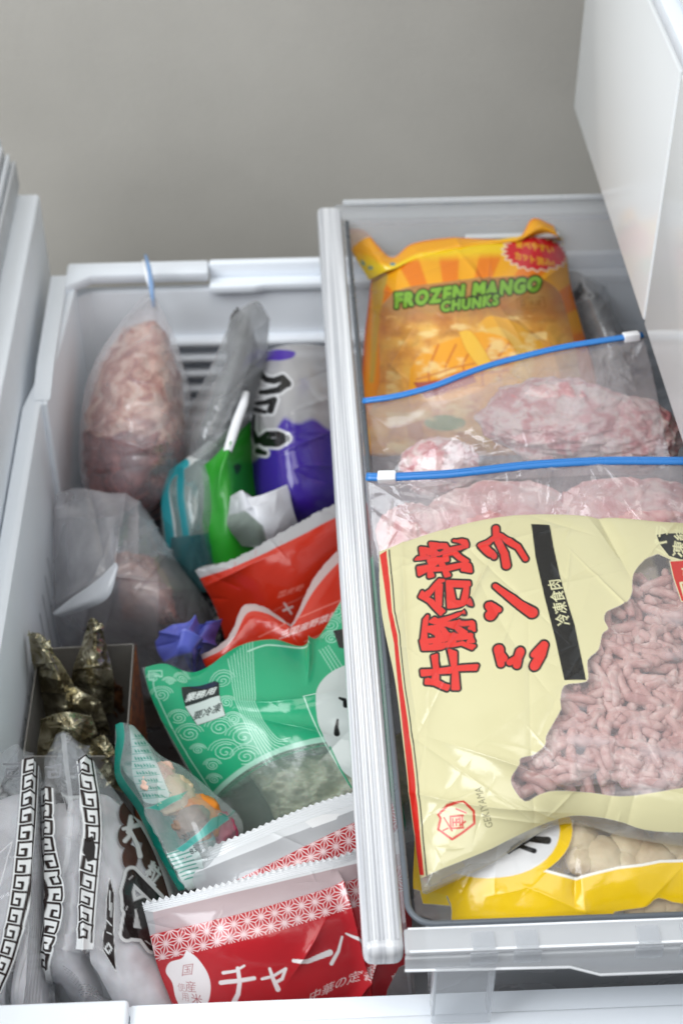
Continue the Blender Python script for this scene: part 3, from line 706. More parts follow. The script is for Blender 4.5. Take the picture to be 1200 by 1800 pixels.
# ---- mango bag
def mango_slice(a, pts, c1='#f2a421', c2='#e0781c'):
    a.poly(arc(pts+[pts[0]], 4).tolist(), c1)
def art_mango(a, u, v):
    q = a.q; a.mask(np.ones(a.n), '#ee8114', 1)
    cx, cy = 800, 640; th = np.arctan2(q[:, 1]-cy, q[:, 0]-cx)
    ray = np.clip(.5+np.sin(th*17+1)*3, 0, 1)*np.clip((610-q[:, 1])/40, 0, 1); a.mask(ray*.8, '#f7b51f')
    a.mask(np.clip((470+.04*(800-q[:, 0])-10-q[:, 1])/14, 0, 1), '#f8cf1a')
    ed = np.clip((.10-u)/.05, 0, 1); a.mask(ed*.8, '#f4a11d'); a.mask(np.clip((.025-u)/.02, 0, 1), '#e0651a')
    # clear window
    w = Z2([(235, 400), (300, 345), (420, 325), (560, 310), (700, 305), (790, 340), (825, 420), (850, 520), (870, 640), (900, 900), (220, 900), (235, 640), (232, 500)])
    a.poly(arc(w+[w[0]], 5).tolist(), '#e9a55a', .22)
    wi = a.a < .6; n1 = fbm(q[:, 0]/26, q[:, 1]/20, 12, 4); n2 = ridged(q[:, 0]/40, q[:, 1]/30, 15, 3)
    c = lin('#f08a14')*(1-n1[:, None])+lin('#f8cf6a')*n1[:, None]; c = c*(1-.5*np.clip(n2-.62, 0, 1)[:, None]*2)
    lo = np.clip((q[:, 1]-548)/30, 0, 1); a.rgb = np.where(wi[:, None], c, a.rgb); a.a = np.where(wi, .42+.5*lo*np.clip(n1*1.8, 0, 1), a.a)
    a.poly(circ(782, 742, 36, 14), '#6aa04a', .8); a.poly([(715, 745), (742, 738), (745, 775), (720, 780)], '#e08a30', .7)
    # printed mango halves
    a.poly(arc(Z2([(545, 455), (580, 430), (650, 445), (720, 490), (760, 545), (740, 640), (640, 660), (560, 560), (545, 455)]), 5).tolist(), '#f0b03a', .95)
    a.poly(arc(Z2([(560, 470), (620, 470), (690, 520), (720, 570), (700, 640), (640, 600), (560, 470)]), 5).tolist(), '#f2c25c', .95)
    a.poly(arc(Z2([(330, 600), (370, 545), (470, 500), (560, 480), (640, 510), (665, 570), (600, 640), (480, 690), (340, 690), (330, 600)]), 5).tolist(), '#f5a828', 1)
    for i in range(5):
        x = 395+i*55; a.stroke(Z2([(x, 680-i*10), (x-8, 600-i*10), (x+25, 520)]), 3.2, '#d9721c', .9)
    n3 = fbm(q[:, 0]/30, q[:, 1]/14, 21, 4); mm_ = (np.abs(q[:, 0]-820) < 140) & (q[:, 1] > 555)
    a.mask(np.clip((n3-.52)*5, 0, .75)*mm_, '#f9dc96')
    for i in range(3): a.stroke(Z2([(350, 630+i*22), (480, 590+i*18), (640, 560+i*20)]), 2.6, '#e07f22', .8)
    a.poly(arc(Z2([(485, 480), (520, 475), (560, 530), (590, 590), (560, 600), (510, 540), (485, 480)]), 4).tolist(), '#f6c243', 1, outline=1, oc='#d9861f')
    a.poly(Z2([(340, 640), (450, 630), (520, 600), (540, 640), (380, 690)]), '#cf3f1c', .55)
    a.poly(Z2([(205, 245), (240, 255), (260, 300), (235, 420), (215, 640), (200, 640), (212, 420)]), '#f8cc1c', .55)
    # lettering
    ln = lambda s, o, r, u, g=2.2: a.text(s, o, r, u, '#7fb23a', grow=g, outline=3.2, oc='#1e2812', adv=1.15)
    ln('FROZEN', (694, 541), (27, -3.4), (3, -34)); ln('MANGO', (829, 524), (27.5, -3.0), (4, -34)); ln('CHUNKS', (775, 548), (21.5, -2.6), (2, -24), 1.6)
    bx = Z2([(665, 376), (750, 368), (758, 402), (670, 408)]); a.stroke(bx+[bx[0]], 1.6, '#5b4326'); a.text('要冷凍', (910, 541), (13.2, -1), (1, -14), '#4b3a22', grow=.2)
    # red burst
    b = []
    for i in range(44):
        r = 1 if i % 2 == 0 else .84; t = i*2*math.pi/44; b.append((940+58*r*math.cos(t)-6*math.sin(t), 446+31*r*math.sin(t)+9*math.cos(t)*.8))
    a.poly(b, '#d3202a', outline=2, oc='#f3e6c8')
    a.text('食べやすい', (905, 434), (13.5, 2.6), (-1, -15), '#f2c21c', grow=.3); a.text('カット済み!', (903, 455), (13, 3.2), (-1, -15), '#f2c21c', grow=.3)
mango = bag('mango_bag', [
    [(655, 466, .030), (715, 452, .044), (790, 436, .050), (870, 422, .052), (940, 412, .048), (990, 418, .034)],
    [(648, 530, .018), (712, 515, .038), (790, 500, .048), (875, 492, .048), (950, 488, .040), (1002, 500, .018)],
    [(640, 600, .002), (712, 592, .024), (795, 580, .036), (885, 572, .036), (965, 562, .026), (1022, 575, .002)],
    [(636, 690, -.014), (712, 690, .008), (800, 685, .018), (890, 680, .018), (985, 665, .010), (1045, 660, -.014)],
    [(640, 800, -.035), (720, 800, -.020), (800, 800, -.012), (890, 800, -.012), (985, 790, -.018), (1060, 780, -.035)]],
    art_mango, 'print', step=1.7, puff=.010, thick=.03, cr=[(26, .0013, .05, .6), (16, .0015, .08, 1.0)], crum=.006, crums=1.0, seed=31,
    label='orange bag of frozen mango chunks with a red starburst', cat='frozen food bag')
def art_seal(a, u, v):
    a.mask(np.ones(a.n), '#f0a81c', 1); a.mask(np.clip((v-.55)/.2, 0, 1), '#f5d21e'); a.mask(np.clip((.12-v)/.05, 0, 1), '#e68a1c')
    for x, y in ((637, 462), (650, 470), (690, 464), (845, 437), (868, 434)): a.poly(circ(x, y, 5, 3, 8), '#2f9aa8', .8)
bag('top_seal', [
    [(611, 402, .040), (640, 405, .046), (664, 432, .046), (690, 452, .044), (725, 428, .050), (790, 418, .052), (860, 420, .052), (910, 418, .052), (936, 384, .058), (972, 396, .052)],
    [(618, 440, .038), (645, 440, .044), (668, 458, .046), (692, 462, .046), (728, 444, .050), (790, 434, .053), (860, 428, .054), (912, 422, .054), (950, 402, .056), (980, 415, .050)],
    [(648, 492, .030), (660, 486, .036), (676, 478, .042), (698, 470, .046), (730, 456, .048), (792, 442, .050), (862, 430, .049), (915, 422, .046), (960, 418, .044), (990, 426, .034)]],
    art_seal, 'print', step=1.7, puff=.001, thick=.001, crum=.008, crums=1.6, cr=(20, .0012, .04, .3), seed=33, cat=None, parent=mango)
tag(lump('mango_chunks', P(820, 610, -.005), (.048, .035, .012), meat_mat('frozen_mango', [(.3, '#ec9626'), (.5, '#f4b850'), (.7, '#f9dc9a')], 50, .5, .6, dist=.005), 0, 3, .25, 6, 5, tilt=.5),
    'pale orange frozen mango chunks seen through the clear window of the mango bag', 'fruit', kind='stuff')

# ---- grey bag beside the mango
def art_dark(a, u, v):
    q = a.q; n = fbm(q[:, 0]/28, q[:, 1]/40, 4, 3); a.mask(np.clip((n-.55)*7, 0, 1), '#2c2d30', .75)
bag('grey_pouch', [
    [(985, 480, .0), (1010, 476, .012), (1040, 490, .010), (1062, 500, .0)],
    [(1005, 530, -.008), (1030, 525, .010), (1055, 540, .008), (1080, 555, -.005)],
    [(1025, 590, -.02), (1050, 585, .000), (1078, 590, .000), (1105, 600, -.02)],
    [(1045, 680, -.045), (1070, 675, -.03), (1095, 680, -.03), (1120, 690, -.045)]],
    art_dark, 'grey', step=2.5, puff=.004, thick=.012, crum=.02, crums=1.6, cr=(20, .003, .05, .4), seed=41,
    label='dark grey crumpled pouch standing just right of the mango bag', cat='pouch')

# ---- yellow bag under the cream bag
def art_yellow(a, u, v):
    a.mask(np.ones(a.n), '#edc513', 1)
    w = Z7([(700, 150), (790, 180), (770, 230), (740, 290), (665, 355), (740, 375), (800, 388), (860, 372), (950, 350), (1040, 340), (1110, 325), (1200, 322), (1500, 330), (1500, 100), (900, 100)])
    a.poly(w, '#f0efe8', .97, grow=5); a.poly(w, '#d8c8a8', .06)
    c = circ(640+.4667*505, 1360+.4667*215, 128, 88, 40)
    a.poly(c, '#edc513', grow=2); a.poly(circ(640+.4667*470, 1360+.4667*215, 124, 84, 40), '#dcdcdc', .98)
    a.strokes([(Z7([(560, 285), (620, 245), (690, 252)]), (9, 13)), (Z7([(590, 275), (640, 290)]), (8, 9)), (Z7([(545, 300), (590, 262)]), (6, 9))], 9, '#141414')
    w2 = Z7([(940, 520), (1000, 510), (1060, 500), (1105, 468), (1200, 490), (1400, 470), (1400, 640), (940, 640)]); a.poly(arc(w2+[w2[0]], 3).tolist(), '#d8c8a8', .06)
    a.poly([(640, 1640), (795, 1640), (793, 1590), (788, 1575), (716, 1560), (700, 1500), (640, 1500)], '#e8e8e0', .12)
    a.poly([(712, 1470), (722, 1470), (726, 1540), (722, 1600), (714, 1600)], '#edc513', .9); a.poly([(740, 1565), (785, 1572), (792, 1592), (745, 1588)], '#f0cf20', .95)
yel = bag('yellow_bag', [
    [(728, 1400, .034), (820, 1380, .044), (950, 1370, .048), (1080, 1370, .050), (1190, 1370, .050), (1310, 1370, .048)],
    [(728, 1480, .030), (825, 1470, .044), (950, 1455, .050), (1080, 1455, .052), (1200, 1455, .052), (1320, 1450, .048)],
    [(726, 1550, .022), (828, 1545, .038), (950, 1530, .046), (1090, 1530, .048), (1210, 1520, .048), (1320, 1515, .046)],
    [(730, 1608, .008), (800, 1625, .024), (920, 1622, .034), (1060, 1614, .036), (1220, 1600, .036), (1320, 1595, .032)]],
    art_yellow, 'print', step=1.6, puff=.004, thick=.022, cr=[(20, .001, .06, .8), (10, .0016, .10, 1.0)], crum=.008, crums=.9, seed=51,
    fn=lambda x, y, U, V: -.004*np.exp(-np.abs((x-1010)/14))*np.exp(-((y-1560)/30)**2),
    label='bright yellow bag with a white disc and clear window, under the cream bag', cat='frozen food bag')
mush = meat_mat('frozen_mushroom', [(.3, '#a98b66'), (.5, '#d9c6a0'), (.7, '#e8dcc0')], 24, .5, .4, dist=.002)
rnd = random.Random(9)
for i, (x, y, s) in enumerate(((1018, 1462, .011), (1062, 1495, .012), (1108, 1470, .011), (1150, 1500, .012), (1190, 1470, .011), (1025, 1500, .009), (1150, 1605, .010), (1185, 1590, .010), (1125, 1612, .008), (1100, 1500, .009), (1225, 1505, .011))):
    p, n = on(yel, x, min(y, 1590), -.0085 if y < 1560 else -.009)
    st = tag(lump('mushroom', p, (s, s*.9, s*.62), mush, rnd.random()*3, i, .12, 4, 2.5), 'beige frozen mushroom piece seen through a window of the yellow bag', 'mushroom', 'mushrooms in the yellow bag')
# ============================================================ contents of the deep basket
def spiral(a, cx, cy, r, col, turns=1.6, w=1.6, ph=0):
    n = 22; a.stroke([(cx+r*(i/n)**.8*math.cos(ph+i/n*turns*6.28)*1.1, cy+r*(i/n)**.8*math.sin(ph+i/n*turns*6.28)*.8) for i in range(n+1)], w, col, .9)
def asanoha(a, m, size, ang, col='#f0dcdc', w=.055, dots=True, ox=0, oy=0):
    """hemp-leaf lattice"""
    q = a.q[m]-[ox, oy]; c, s = math.cos(ang), math.sin(ang); x = (q[:, 0]*c+q[:, 1]*s)/size; y = (-q[:, 0]*s+q[:, 1]*c)/size
    j = y/(math.sqrt(3)/2); i = x-j/2; fi = i-np.floor(i); fj = j-np.floor(j)
    lower = fi+fj < 1; b0 = np.where(lower, 1-fi-fj, fi+fj-1); b1 = np.where(lower, fi, 1-fi); b2 = np.where(lower, fj, 1-fj)
    B = np.sort(np.stack([b0, b1, b2], 1), 1); d1 = B[:, 0]; d2 = (B[:, 1]-B[:, 0])*.55; d = np.minimum(d1*.87, d2)
    cov = np.clip((w-d)/.035, 0, 1); 
    if dots: cov = np.maximum(cov, np.clip((B[:, 2]-.90)/.03, 0, 1))
    idx = np.nonzero(m)[0]; a.mask(cov*.85, col, 1, idx)
def meander(a, path, width, unit, dark='#2b211f', light='#eceeee', flip=1):
    p = arc(path, 10); seg = np.linalg.norm(np.diff(p, axis=0), axis=1); L = np.concatenate([[0], np.cumsum(seg)])
    def at(s, t):
        i = min(max(int(np.searchsorted(L, s))-1, 0), len(p)-2); f = (s-L[i])/max(seg[i], 1e-6); d = (p[i+1]-p[i])/max(seg[i], 1e-6); n = np.array([-d[1], d[0]])*flip
        return p[i]+d*(s-L[i])+n*(t-.5)*width
    n = int(L[-1]/unit)
    a.poly([at(L[-1]*i/20, -.22) for i in range(21)]+[at(L[-1]*i/20, 1.22) for i in range(20, -1, -1)], light, .96)
    for e in (-.30, 1.30): a.stroke([at(L[-1]*i/20, e) for i in range(21)], 1.2, '#8d8f90', .5)
    for k in range(n):
        s0 = k*unit; g = [(0, 0), (0, 1), (.80, 1), (.80, .42), (.42, .42), (.42, .68)]
        pts = []
        for i in range(len(g)-1):
            for f in (0, .5): pts.append(at(s0+unit*(g[i][0]*(1-f)+g[i+1][0]*f), g[i][1]*(1-f)+g[i+1][1]*f))
        pts.append(at(s0+unit*g[-1][0], g[-1][1])); a.stroke(pts, width*.20, dark)
        a.stroke([at(s0, 0), at(s0+unit*.5, 0), at(s0+unit*1.0, 0)], width*.20, dark)

# ---- zip bag of meat at the far left, zipper end sticking up over the rim
zfar = bag('zip_bag', [
    [(246, 525, .000), (258, 518, .006), (268, 516, .007), (278, 528, .000)],
    [(188, 600, -.022), (240, 585, .000), (282, 585, .000), (312, 605, -.022)],
    [(150, 680, -.045), (215, 670, -.010), (285, 672, -.010), (333, 690, -.045)],
    [(140, 770, -.070), (215, 770, -.025), (290, 770, -.028), (342, 790, -.070)],
    [(145, 850, -.095), (220, 855, -.055), (280, 850, -.060), (330, 850, -.095)],
    [(175, 910, -.125), (225, 920, -.110), (270, 915, -.110), (310, 900, -.125)]],
    None, 'zipfar', step=2.2, puff=.004, thick=.03, cr=[(40, .002, .04, .5), (12, .004, .09, .8)], crum=.014, crums=1.3, seed=61,
    label='upright frosted zip bag of meat at the far left, its zipper end over the rim', cat='zip bag')
tube('zipper', [P(256, 448, .022), P(262, 470, .020), P(266, 500, .014), P(270, 540, .004)], [.0010, .0016, .0020, .0012], plain('pale_blue_zip', '#7f9fc8', .35), zfar, flat=.5)
tube('zipper_edge', [P(252, 458, .021), P(257, 480, .018), P(263, 505, .012)], [.0009, .0016, .001], M['slider'], zfar)
fr1 = meat_mat('frozen_meat_cubes', [(.3, '#8d4a42'), (.42, '#b0705f'), (.52, '#cfa492'), (.66, '#dcc0b2'), (.75, '#b4786a')], 55, .5, .6, dist=.004)
fr2 = meat_mat('frozen_red_meat', [(.3, '#4c181a'), (.48, '#742e2e'), (.6, '#a05a52'), (.72, '#662626')], 55, .45, .6, dist=.004)
inner(zfar, .003, .06, .94, .10, 71, 'pinkish brown frozen meat filling the frosted zip bag at the far left', fr1, y1=.66, amp=.018, fr=(24, 20), name='frozen_meat', cat='frozen meat', dome_h=.016, deep=.03, res=90)
inner(zfar, .0015, .05, .95, .56, 74, 'dark red meat at the bottom of the frosted zip bag', fr2, y1=.97, amp=.014, fr=(20, 18), name='frozen_meat', cat='frozen meat', dome_h=.012, deep=.03, res=90)

# ---- grey bag with dark contents
gb = bag('grey_bag', [
    [(405, 560, .002), (430, 538, .010), (455, 530, .010), (474, 560, .000)],
    [(372, 640, -.022), (405, 625, -.002), (435, 615, -.002), (468, 630, -.022)],
    [(335, 720, -.045), (370, 705, -.018), (410, 700, -.018), (450, 705, -.045)],
    [(310, 790, -.065), (345, 780, -.038), (385, 775, -.038), (425, 775, -.065)],
    [(290, 870, -.095), (330, 860, -.075), (370, 855, -.075), (410, 850, -.095)]],
    None, 'grey', step=2.2, puff=.003, thick=.016, cr=[(26, .003, .05, .9, 2.1, .6), (20, .0015, .03, .4)], crum=.014, crums=1.2, seed=64,
    label='tall narrow grey film bag with dark contents, leaning between the meat bag and purple packet', cat='plastic bag')
dk = plain('dark_grey_food', '#3a3634', .55, 120, .5, .3)
tag(lump('dark_food', P(426, 632, -.026), (.0105, .007, .036), dk, .1, 5, .18, 5, 4, tilt=-.62), 'long dark piece of food inside the tall grey bag', 'frozen food')

# ---- teal edged clear bag
def art_tealedge(a, u, v):
    a.mask(np.ones(a.n), '#9fb3ae', .35)
    a.stroke(arc([(405, 752), (360, 792), (330, 812), (300, 832), (290, 860), (300, 920), (302, 970), (292, 1010)], 4).tolist(), 17, '#d5dad8', 1)
    a.stroke(arc([(325, 815), (300, 834), (289, 865), (296, 920), (298, 970), (288, 1030)], 5).tolist(), 17, '#2fa3ad', 1)
    a.stroke(arc([(318, 828), (318, 880), (326, 930), (330, 975), (340, 1030)], 4).tolist(), 13, '#1f8f99', .95)
    a.poly([(300, 945), (420, 930), (430, 1060), (300, 1060)], '#1f6f74', .6)
bag('clear_bag', [
    [(298, 826, -.055), (335, 800, -.048), (372, 770, -.045), (412, 745, -.048)],
    [(284, 875, -.070), (325, 865, -.055), (368, 845, -.052), (412, 820, -.060)],
    [(286, 950, -.095), (330, 945, -.075), (375, 930, -.075), (420, 910, -.085)],
    [(290, 1040, -.13), (335, 1040, -.12), (385, 1040, -.12), (430, 1020, -.13)]],
    art_tealedge, 'print', step=2, puff=.003, thick=.014, cr=(16, .0015, .04, .5), crum=.008, crums=1.4, seed=66,
    label='clear bag with a teal folded edge, left of the green bag', cat='frozen food bag')

# ---- green bag
def art_green(a, u, v):
    a.mask(np.ones(a.n), '#2b9b2a', 1)
    a.poly([(330, 760), (352, 800), (359, 860), (356, 920), (362, 965), (378, 1000), (330, 1050)], '#b9bebb', .35)
    a.poly(ZP([(490, 935), (520, 915), (545, 930), (535, 965), (510, 985)]), '#164a18', .9)
    n = fbm(a.q[:, 0]/20, a.q[:, 1]/20, 7, 2); a.mask(np.clip((n-.62)*6, 0, 1)*.4*(a.q[:, 1] > 880), '#1b5b20')
gr = bag('green_bag', [
    [(352, 822, -.050), (372, 808, -.040), (398, 784, -.034), (420, 765, -.036), (440, 740, -.050)],
    [(354, 880, -.062), (378, 872, -.056), (402, 862, -.050), (425, 850, -.056), (445, 830, -.068)],
    [(352, 940, -.080), (380, 945, -.074), (408, 940, -.070), (436, 930, -.076), (462, 915, -.088)],
    [(372, 1012, -.11), (400, 1015, -.100), (430, 1010, -.098), (460, 1000, -.10), (490, 985, -.115)]],
    art_green, 'printsoft', step=1.8, puff=.001, thick=.012, fn=lambda x, y, U, V: .007*np.exp(-np.abs(x-398+.15*(y-800))/9)*np.clip((900-y)/80, 0, 1),
    cr=(10, .0015, .05, .5), crum=.006, crums=1.3, seed=68, label='bright green bag folded upright with a white rolled edge at its top', cat='frozen food bag')
tube('rolled_edge', [P(433, 690, -.020), P(428, 710, -.022), P(416, 742, -.027), P(408, 768, -.030), P(400, 793, -.032)], [.0024, .0034, .0036, .0036, .0032], M['slider'], gr, flat=.7)

# ---- purple packet
def art_purple(a, u, v):
    q = a.q; a.mask(np.ones(a.n), '#c9c7c8', .55)
    b = 742+10*np.sin(q[:, 0]/30)+np.clip((500-q[:, 0])*1.1, 0, 120)+6*np.sin(q[:, 0]/9)
    a.mask(np.clip((q[:, 1]-b)/10, 0, 1), '#3c2391', 1)
    a.poly(arc(ZP([(660, 300), (690, 262), (760, 250), (860, 265), (850, 300), (780, 318), (700, 320), (640, 380)]), 4).tolist(), '#4a2aa0', .95)
    S = [(ZP([(618, 388), (660, 392), (700, 428), (745, 436), (790, 420), (818, 452)]), (9, 14)), (ZP([(812, 450), (770, 488), (710, 498), (668, 500)]), (14, 9)),
         (ZP([(640, 565), (690, 560), (745, 545), (722, 605)]), (8, 13)), (ZP([(632, 600), (690, 615)]), (9, 8)), (ZP([(622, 640), (616, 720), (640, 780), (680, 788)]), (8, 12)), (ZP([(640, 790), (700, 745), (760, 745), (808, 768), (760, 795), (690, 790)]), (10, 17)), (ZP([(650, 842), (690, 855)]), (12, 9))]
    a.strokes([(p, (w[0]+8, w[1]+8) if isinstance(w, tuple) else w+8) for p, w in S], 4, '#d4d4d6', 0)
    a.strokes(S, 9, '#161616')
pu = bag('purple_packet', [
    [(462, 620, -.030), (495, 608, -.008), (540, 605, -.006), (590, 612, -.02), (640, 625, -.045)],
    [(446, 700, -.045), (490, 690, -.012), (540, 690, -.010), (595, 695, -.025), (640, 700, -.055)],
    [(440, 790, -.065), (488, 785, -.030), (540, 782, -.028), (600, 780, -.045), (650, 785, -.070)],
    [(438, 870, -.085), (488, 875, -.055), (545, 875, -.050), (605, 870, -.065), (655, 870, -.085)],
    [(450, 950, -.11), (495, 955, -.100), (550, 955, -.098), (610, 950, -.10), (660, 940, -.115)]],
    art_purple, 'print', step=1.8, puff=.005, thick=.03, cr=[(16, .0015, .05, .6), (8, .0025, .09, .8)], crum=.007, crums=1.2, seed=70,
    label='purple and clear packet with black brush lettering, beside the ribbed tray rim', cat='frozen food bag')
def art_flap(a, u, v):
    q = a.q; a.mask(np.ones(a.n), '#e4e5ea', 1); a.mask(np.clip((430-q[:, 0]+.25*(q[:, 1]-880))/14, 0, 1), '#c3c6c8', .55)
    a.poly([(400, 905), (430, 898), (462, 925), (470, 960), (395, 960)], '#8a968c', .7)
bag('flap', [
    [(405, 872, -.040), (425, 862, -.036), (436, 874, -.034), (470, 866, -.034), (508, 850, -.040)],
    [(402, 895, -.046), (430, 890, -.040), (450, 898, -.036), (480, 890, -.038), (512, 880, -.046)],
    [(400, 925, -.056), (430, 925, -.050), (455, 930, -.046), (490, 925, -.048), (520, 910, -.056)],
    [(425, 960, -.075), (445, 962, -.07), (465, 965, -.066), (495, 960, -.068), (530, 940, -.075)]],
    art_flap, 'printsoft', step=2, puff=.002, thick=.003, cr=(12, .002, .04, .4), crum=.010, crums=2, seed=72, cat=None, parent=pu)
tag(lump('white_food', P(520, 700, -.045), (.018, .012, .03), plain('frozen_white_food', '#c9c3b8', .5, 90, .4, .15), 0, 8, .15, 5, 3, tilt=-.6), 'beige food inside the clear part of the purple packet', 'frozen food')

# ---- light blue packet squeezed against the tray rim
bag('blue_packet', [
    [(560, 745, -.070), (585, 740, -.060), (620, 745, -.070)], [(562, 830, -.085), (590, 825, -.062), (625, 830, -.085)], [(570, 910, -.115), (595, 915, -.10), (630, 910, -.115)]],
    lambda a, u, v: a.mask(np.ones(a.n), '#8fa9b8', 1), 'print', step=2.5, puff=.004, thick=.01, crum=.01, seed=75, label='pale blue packet squeezed between the purple packet and the tray rim', cat='packet')

# ---- frosted bag on the left
fb = bag('frosted_bag', [
    [(100, 868, -.072), (140, 858, -.058), (185, 866, -.052), (225, 872, -.056), (258, 900, -.075)],
    [(94, 940, -.095), (145, 930, -.058), (200, 925, -.050), (255, 935, -.060), (302, 970, -.095)],
    [(90, 1010, -.115), (150, 1000, -.066), (215, 1000, -.058), (285, 1010, -.068), (350, 1040, -.115)],
    [(90, 1080, -.14), (155, 1080, -.098), (235, 1080, -.085), (310, 1085, -.090), (388, 1100, -.14)],
    [(100, 1150, -.19), (165, 1150, -.165), (250, 1155, -.14), (330, 1160, -.14), (398, 1165, -.17)],
    [(120, 1210, -.24), (180, 1215, -.22), (250, 1220, -.20), (330, 1260, -.18), (390, 1240, -.20)]],
    None, 'frost', step=2.0, puff=.002, thick=.03, cr=[(30, .003, .05, .8), (10, .005, .10, 1.0)], crum=.020, crums=1.0, seed=81,
    fn=lambda x, y, U, V: .009*np.exp(-np.abs(x-212+.12*(y-930))/7)*np.exp(-((y-950)/60)**2)+.008*np.exp(-np.abs(y-1010+.55*(x-200))/8)*np.exp(-((x-150)/70)**2),
    label='large milky frosted plastic bag with brown and black contents against the left basket wall', cat='plastic bag')
def art_white(a, u, v): a.mask(np.ones(a.n), '#dfe3e8', .55)
bag('folded_corner', [
    [(92, 1078, -.088), (130, 1048, -.068), (170, 1020, -.052), (203, 988, -.040)],
    [(98, 1082, -.088), (140, 1062, -.064), (180, 1036, -.050), (206, 992, -.039)],
    [(108, 1084, -.089), (155, 1070, -.066), (192, 1048, -.052), (208, 998, -.040)]],
    art_white, 'frost', step=1.5, puff=.001, thick=.001, crum=.004, crums=2, seed=82, cat=None, parent=fb)
inner(fb, .010, .40, .78, .36, 75, 'reddish brown food inside the milky frosted bag', meat_mat('frozen_brown', [(.3, '#6d4238'), (.5, '#9c6c5e'), (.7, '#c9a597')], 60, .5, .5), y1=.66, amp=.014, fr=(40, 34), name='brown_food', cat='frozen food', dome_h=.016, deep=.03)
inner(fb, .007, .70, .97, .34, 76, 'black food at the right side of the milky frosted bag', plain('black_food_mat', '#17151a', .5, 90, .5, .3), y1=.72, amp=.014, fr=(30, 34), name='black_food', cat='frozen food', dome_h=.014, deep=.03)
tag(lump('black_filler', P(395, 1085, -.145), (.028, .022, .02), plain('black_film', '#151417', .25, 60, .6, .3, coat=.4), .5, 15, .3, 5, 4), 'shiny black filler packet added to darken the gap left of the orange bags', 'packet')  # black filler, added so that this gap reads dark

# ---- orange bags with clear crimped edges
def art_or1(a, u, v):
    q = a.q; n = fbm(q[:, 0]/9, q[:, 1]/9, 3, 2)
    a.mask(np.ones(a.n), '#c8301a', 1); a.mask(np.clip((.17-v)/.012, 0, 1), '#cfcfd0', .62)
    a.mask(np.clip((n-.52)*9, 0, 1)*((v < .15) & (v > .05))*.35, '#d96a5c', .6)
    a.text('国産野', (487, 1051), (15, -5), (4, -12), '#e38a7b', grow=-.1)
    a.stroke(arc([(450, 1088), (490, 1068), (530, 1050), (560, 1030)], 5).tolist(), 1.5, '#e07060', .8)
    a.stroke([(500, 1060), (512, 1078)], 3, '#ead9d4', .9); a.stroke([(498, 1072), (514, 1066)], 3, '#ead9d4', .9)
bag('orange_bag', [
    [(341, 1000, -.060), (400, 985, -.050), (450, 960, -.044), (510, 925, -.040), (570, 893, -.040), (640, 860, -.045)],
    [(362, 1035, -.072), (415, 1015, -.058), (465, 998, -.050), (520, 975, -.046), (580, 945, -.046), (650, 910, -.052)],
    [(385, 1085, -.095), (430, 1070, -.080), (480, 1058, -.070), (530, 1040, -.064), (590, 1010, -.064), (660, 975, -.07)],
    [(405, 1160, -.13), (450, 1160, -.12), (500, 1150, -.11), (545, 1130, -.10), (605, 1100, -.10), (670, 1070, -.11)]],
    art_or1, 'print', step=1.4, puff=.003, thick=.014, cr=[(14, .0014, .05, .5)], crum=.010, crums=1.2, rough_edge=.0016, seed=91,
    fn=lambda x, y, U, V: .003*np.exp(-np.abs(y-1012+.45*(x-400))/9)*np.exp(-((x-420)/50)**2),
    label='orange red bag behind, crimped clear edge running up towards the purple packet', cat='frozen food bag', group='orange red bags')
def art_or2(a, u, v):
    a.mask(np.ones(a.n), '#c8301a', 1); a.mask(np.clip((.155-v)/.02, 0, 1), '#d9c4c0', .62)
    a.text('三国産野菜量', (490, 1124), (17, -6.5), (5.5, -15), '#eedcd8', grow=.05)
    a.stroke(arc([(455, 1120), (500, 1098), (545, 1078), (600, 1055)], 5).tolist(), 1.6, '#e58476', .9)
    a.stroke(arc([(535, 1128), (570, 1112), (610, 1090)], 5).tolist(), 1.4, '#e58476', .9)
bag('orange_bag', [
    [(352, 1150, -.062), (384, 1134, -.054), (405, 1112, -.048), (428, 1064, -.042), (465, 1066, -.042), (505, 1094, -.046), (516, 1090, -.046), (548, 1022, -.040), (590, 970, -.038), (640, 935, -.04)],
    [(362, 1172, -.068), (396, 1156, -.058), (424, 1130, -.052), (446, 1098, -.046), (476, 1096, -.044), (508, 1112, -.046), (524, 1106, -.044), (560, 1060, -.040), (605, 1012, -.038), (650, 975, -.04)],
    [(385, 1205, -.082), (420, 1185, -.070), (450, 1165, -.064), (475, 1148, -.060), (500, 1145, -.056), (530, 1145, -.054), (550, 1135, -.052), (580, 1110, -.048), (620, 1080, -.046), (660, 1050, -.05)],
    [(410, 1270, -.11), (450, 1255, -.10), (480, 1240, -.09), (510, 1230, -.085), (535, 1225, -.08), (560, 1220, -.08), (580, 1210, -.08), (610, 1190, -.078), (640, 1165, -.075), (670, 1140, -.08)]],
    art_or2, 'print', step=1.4, puff=.003, thick=.012, cr=[(10, .0010, .05, .5)], crum=.006, crums=1.2, rough_edge=.0008, seed=92,
    label='orange red bag in front, its wavy clear edge just above the mint green bag', cat='frozen food bag', group='orange red bags')

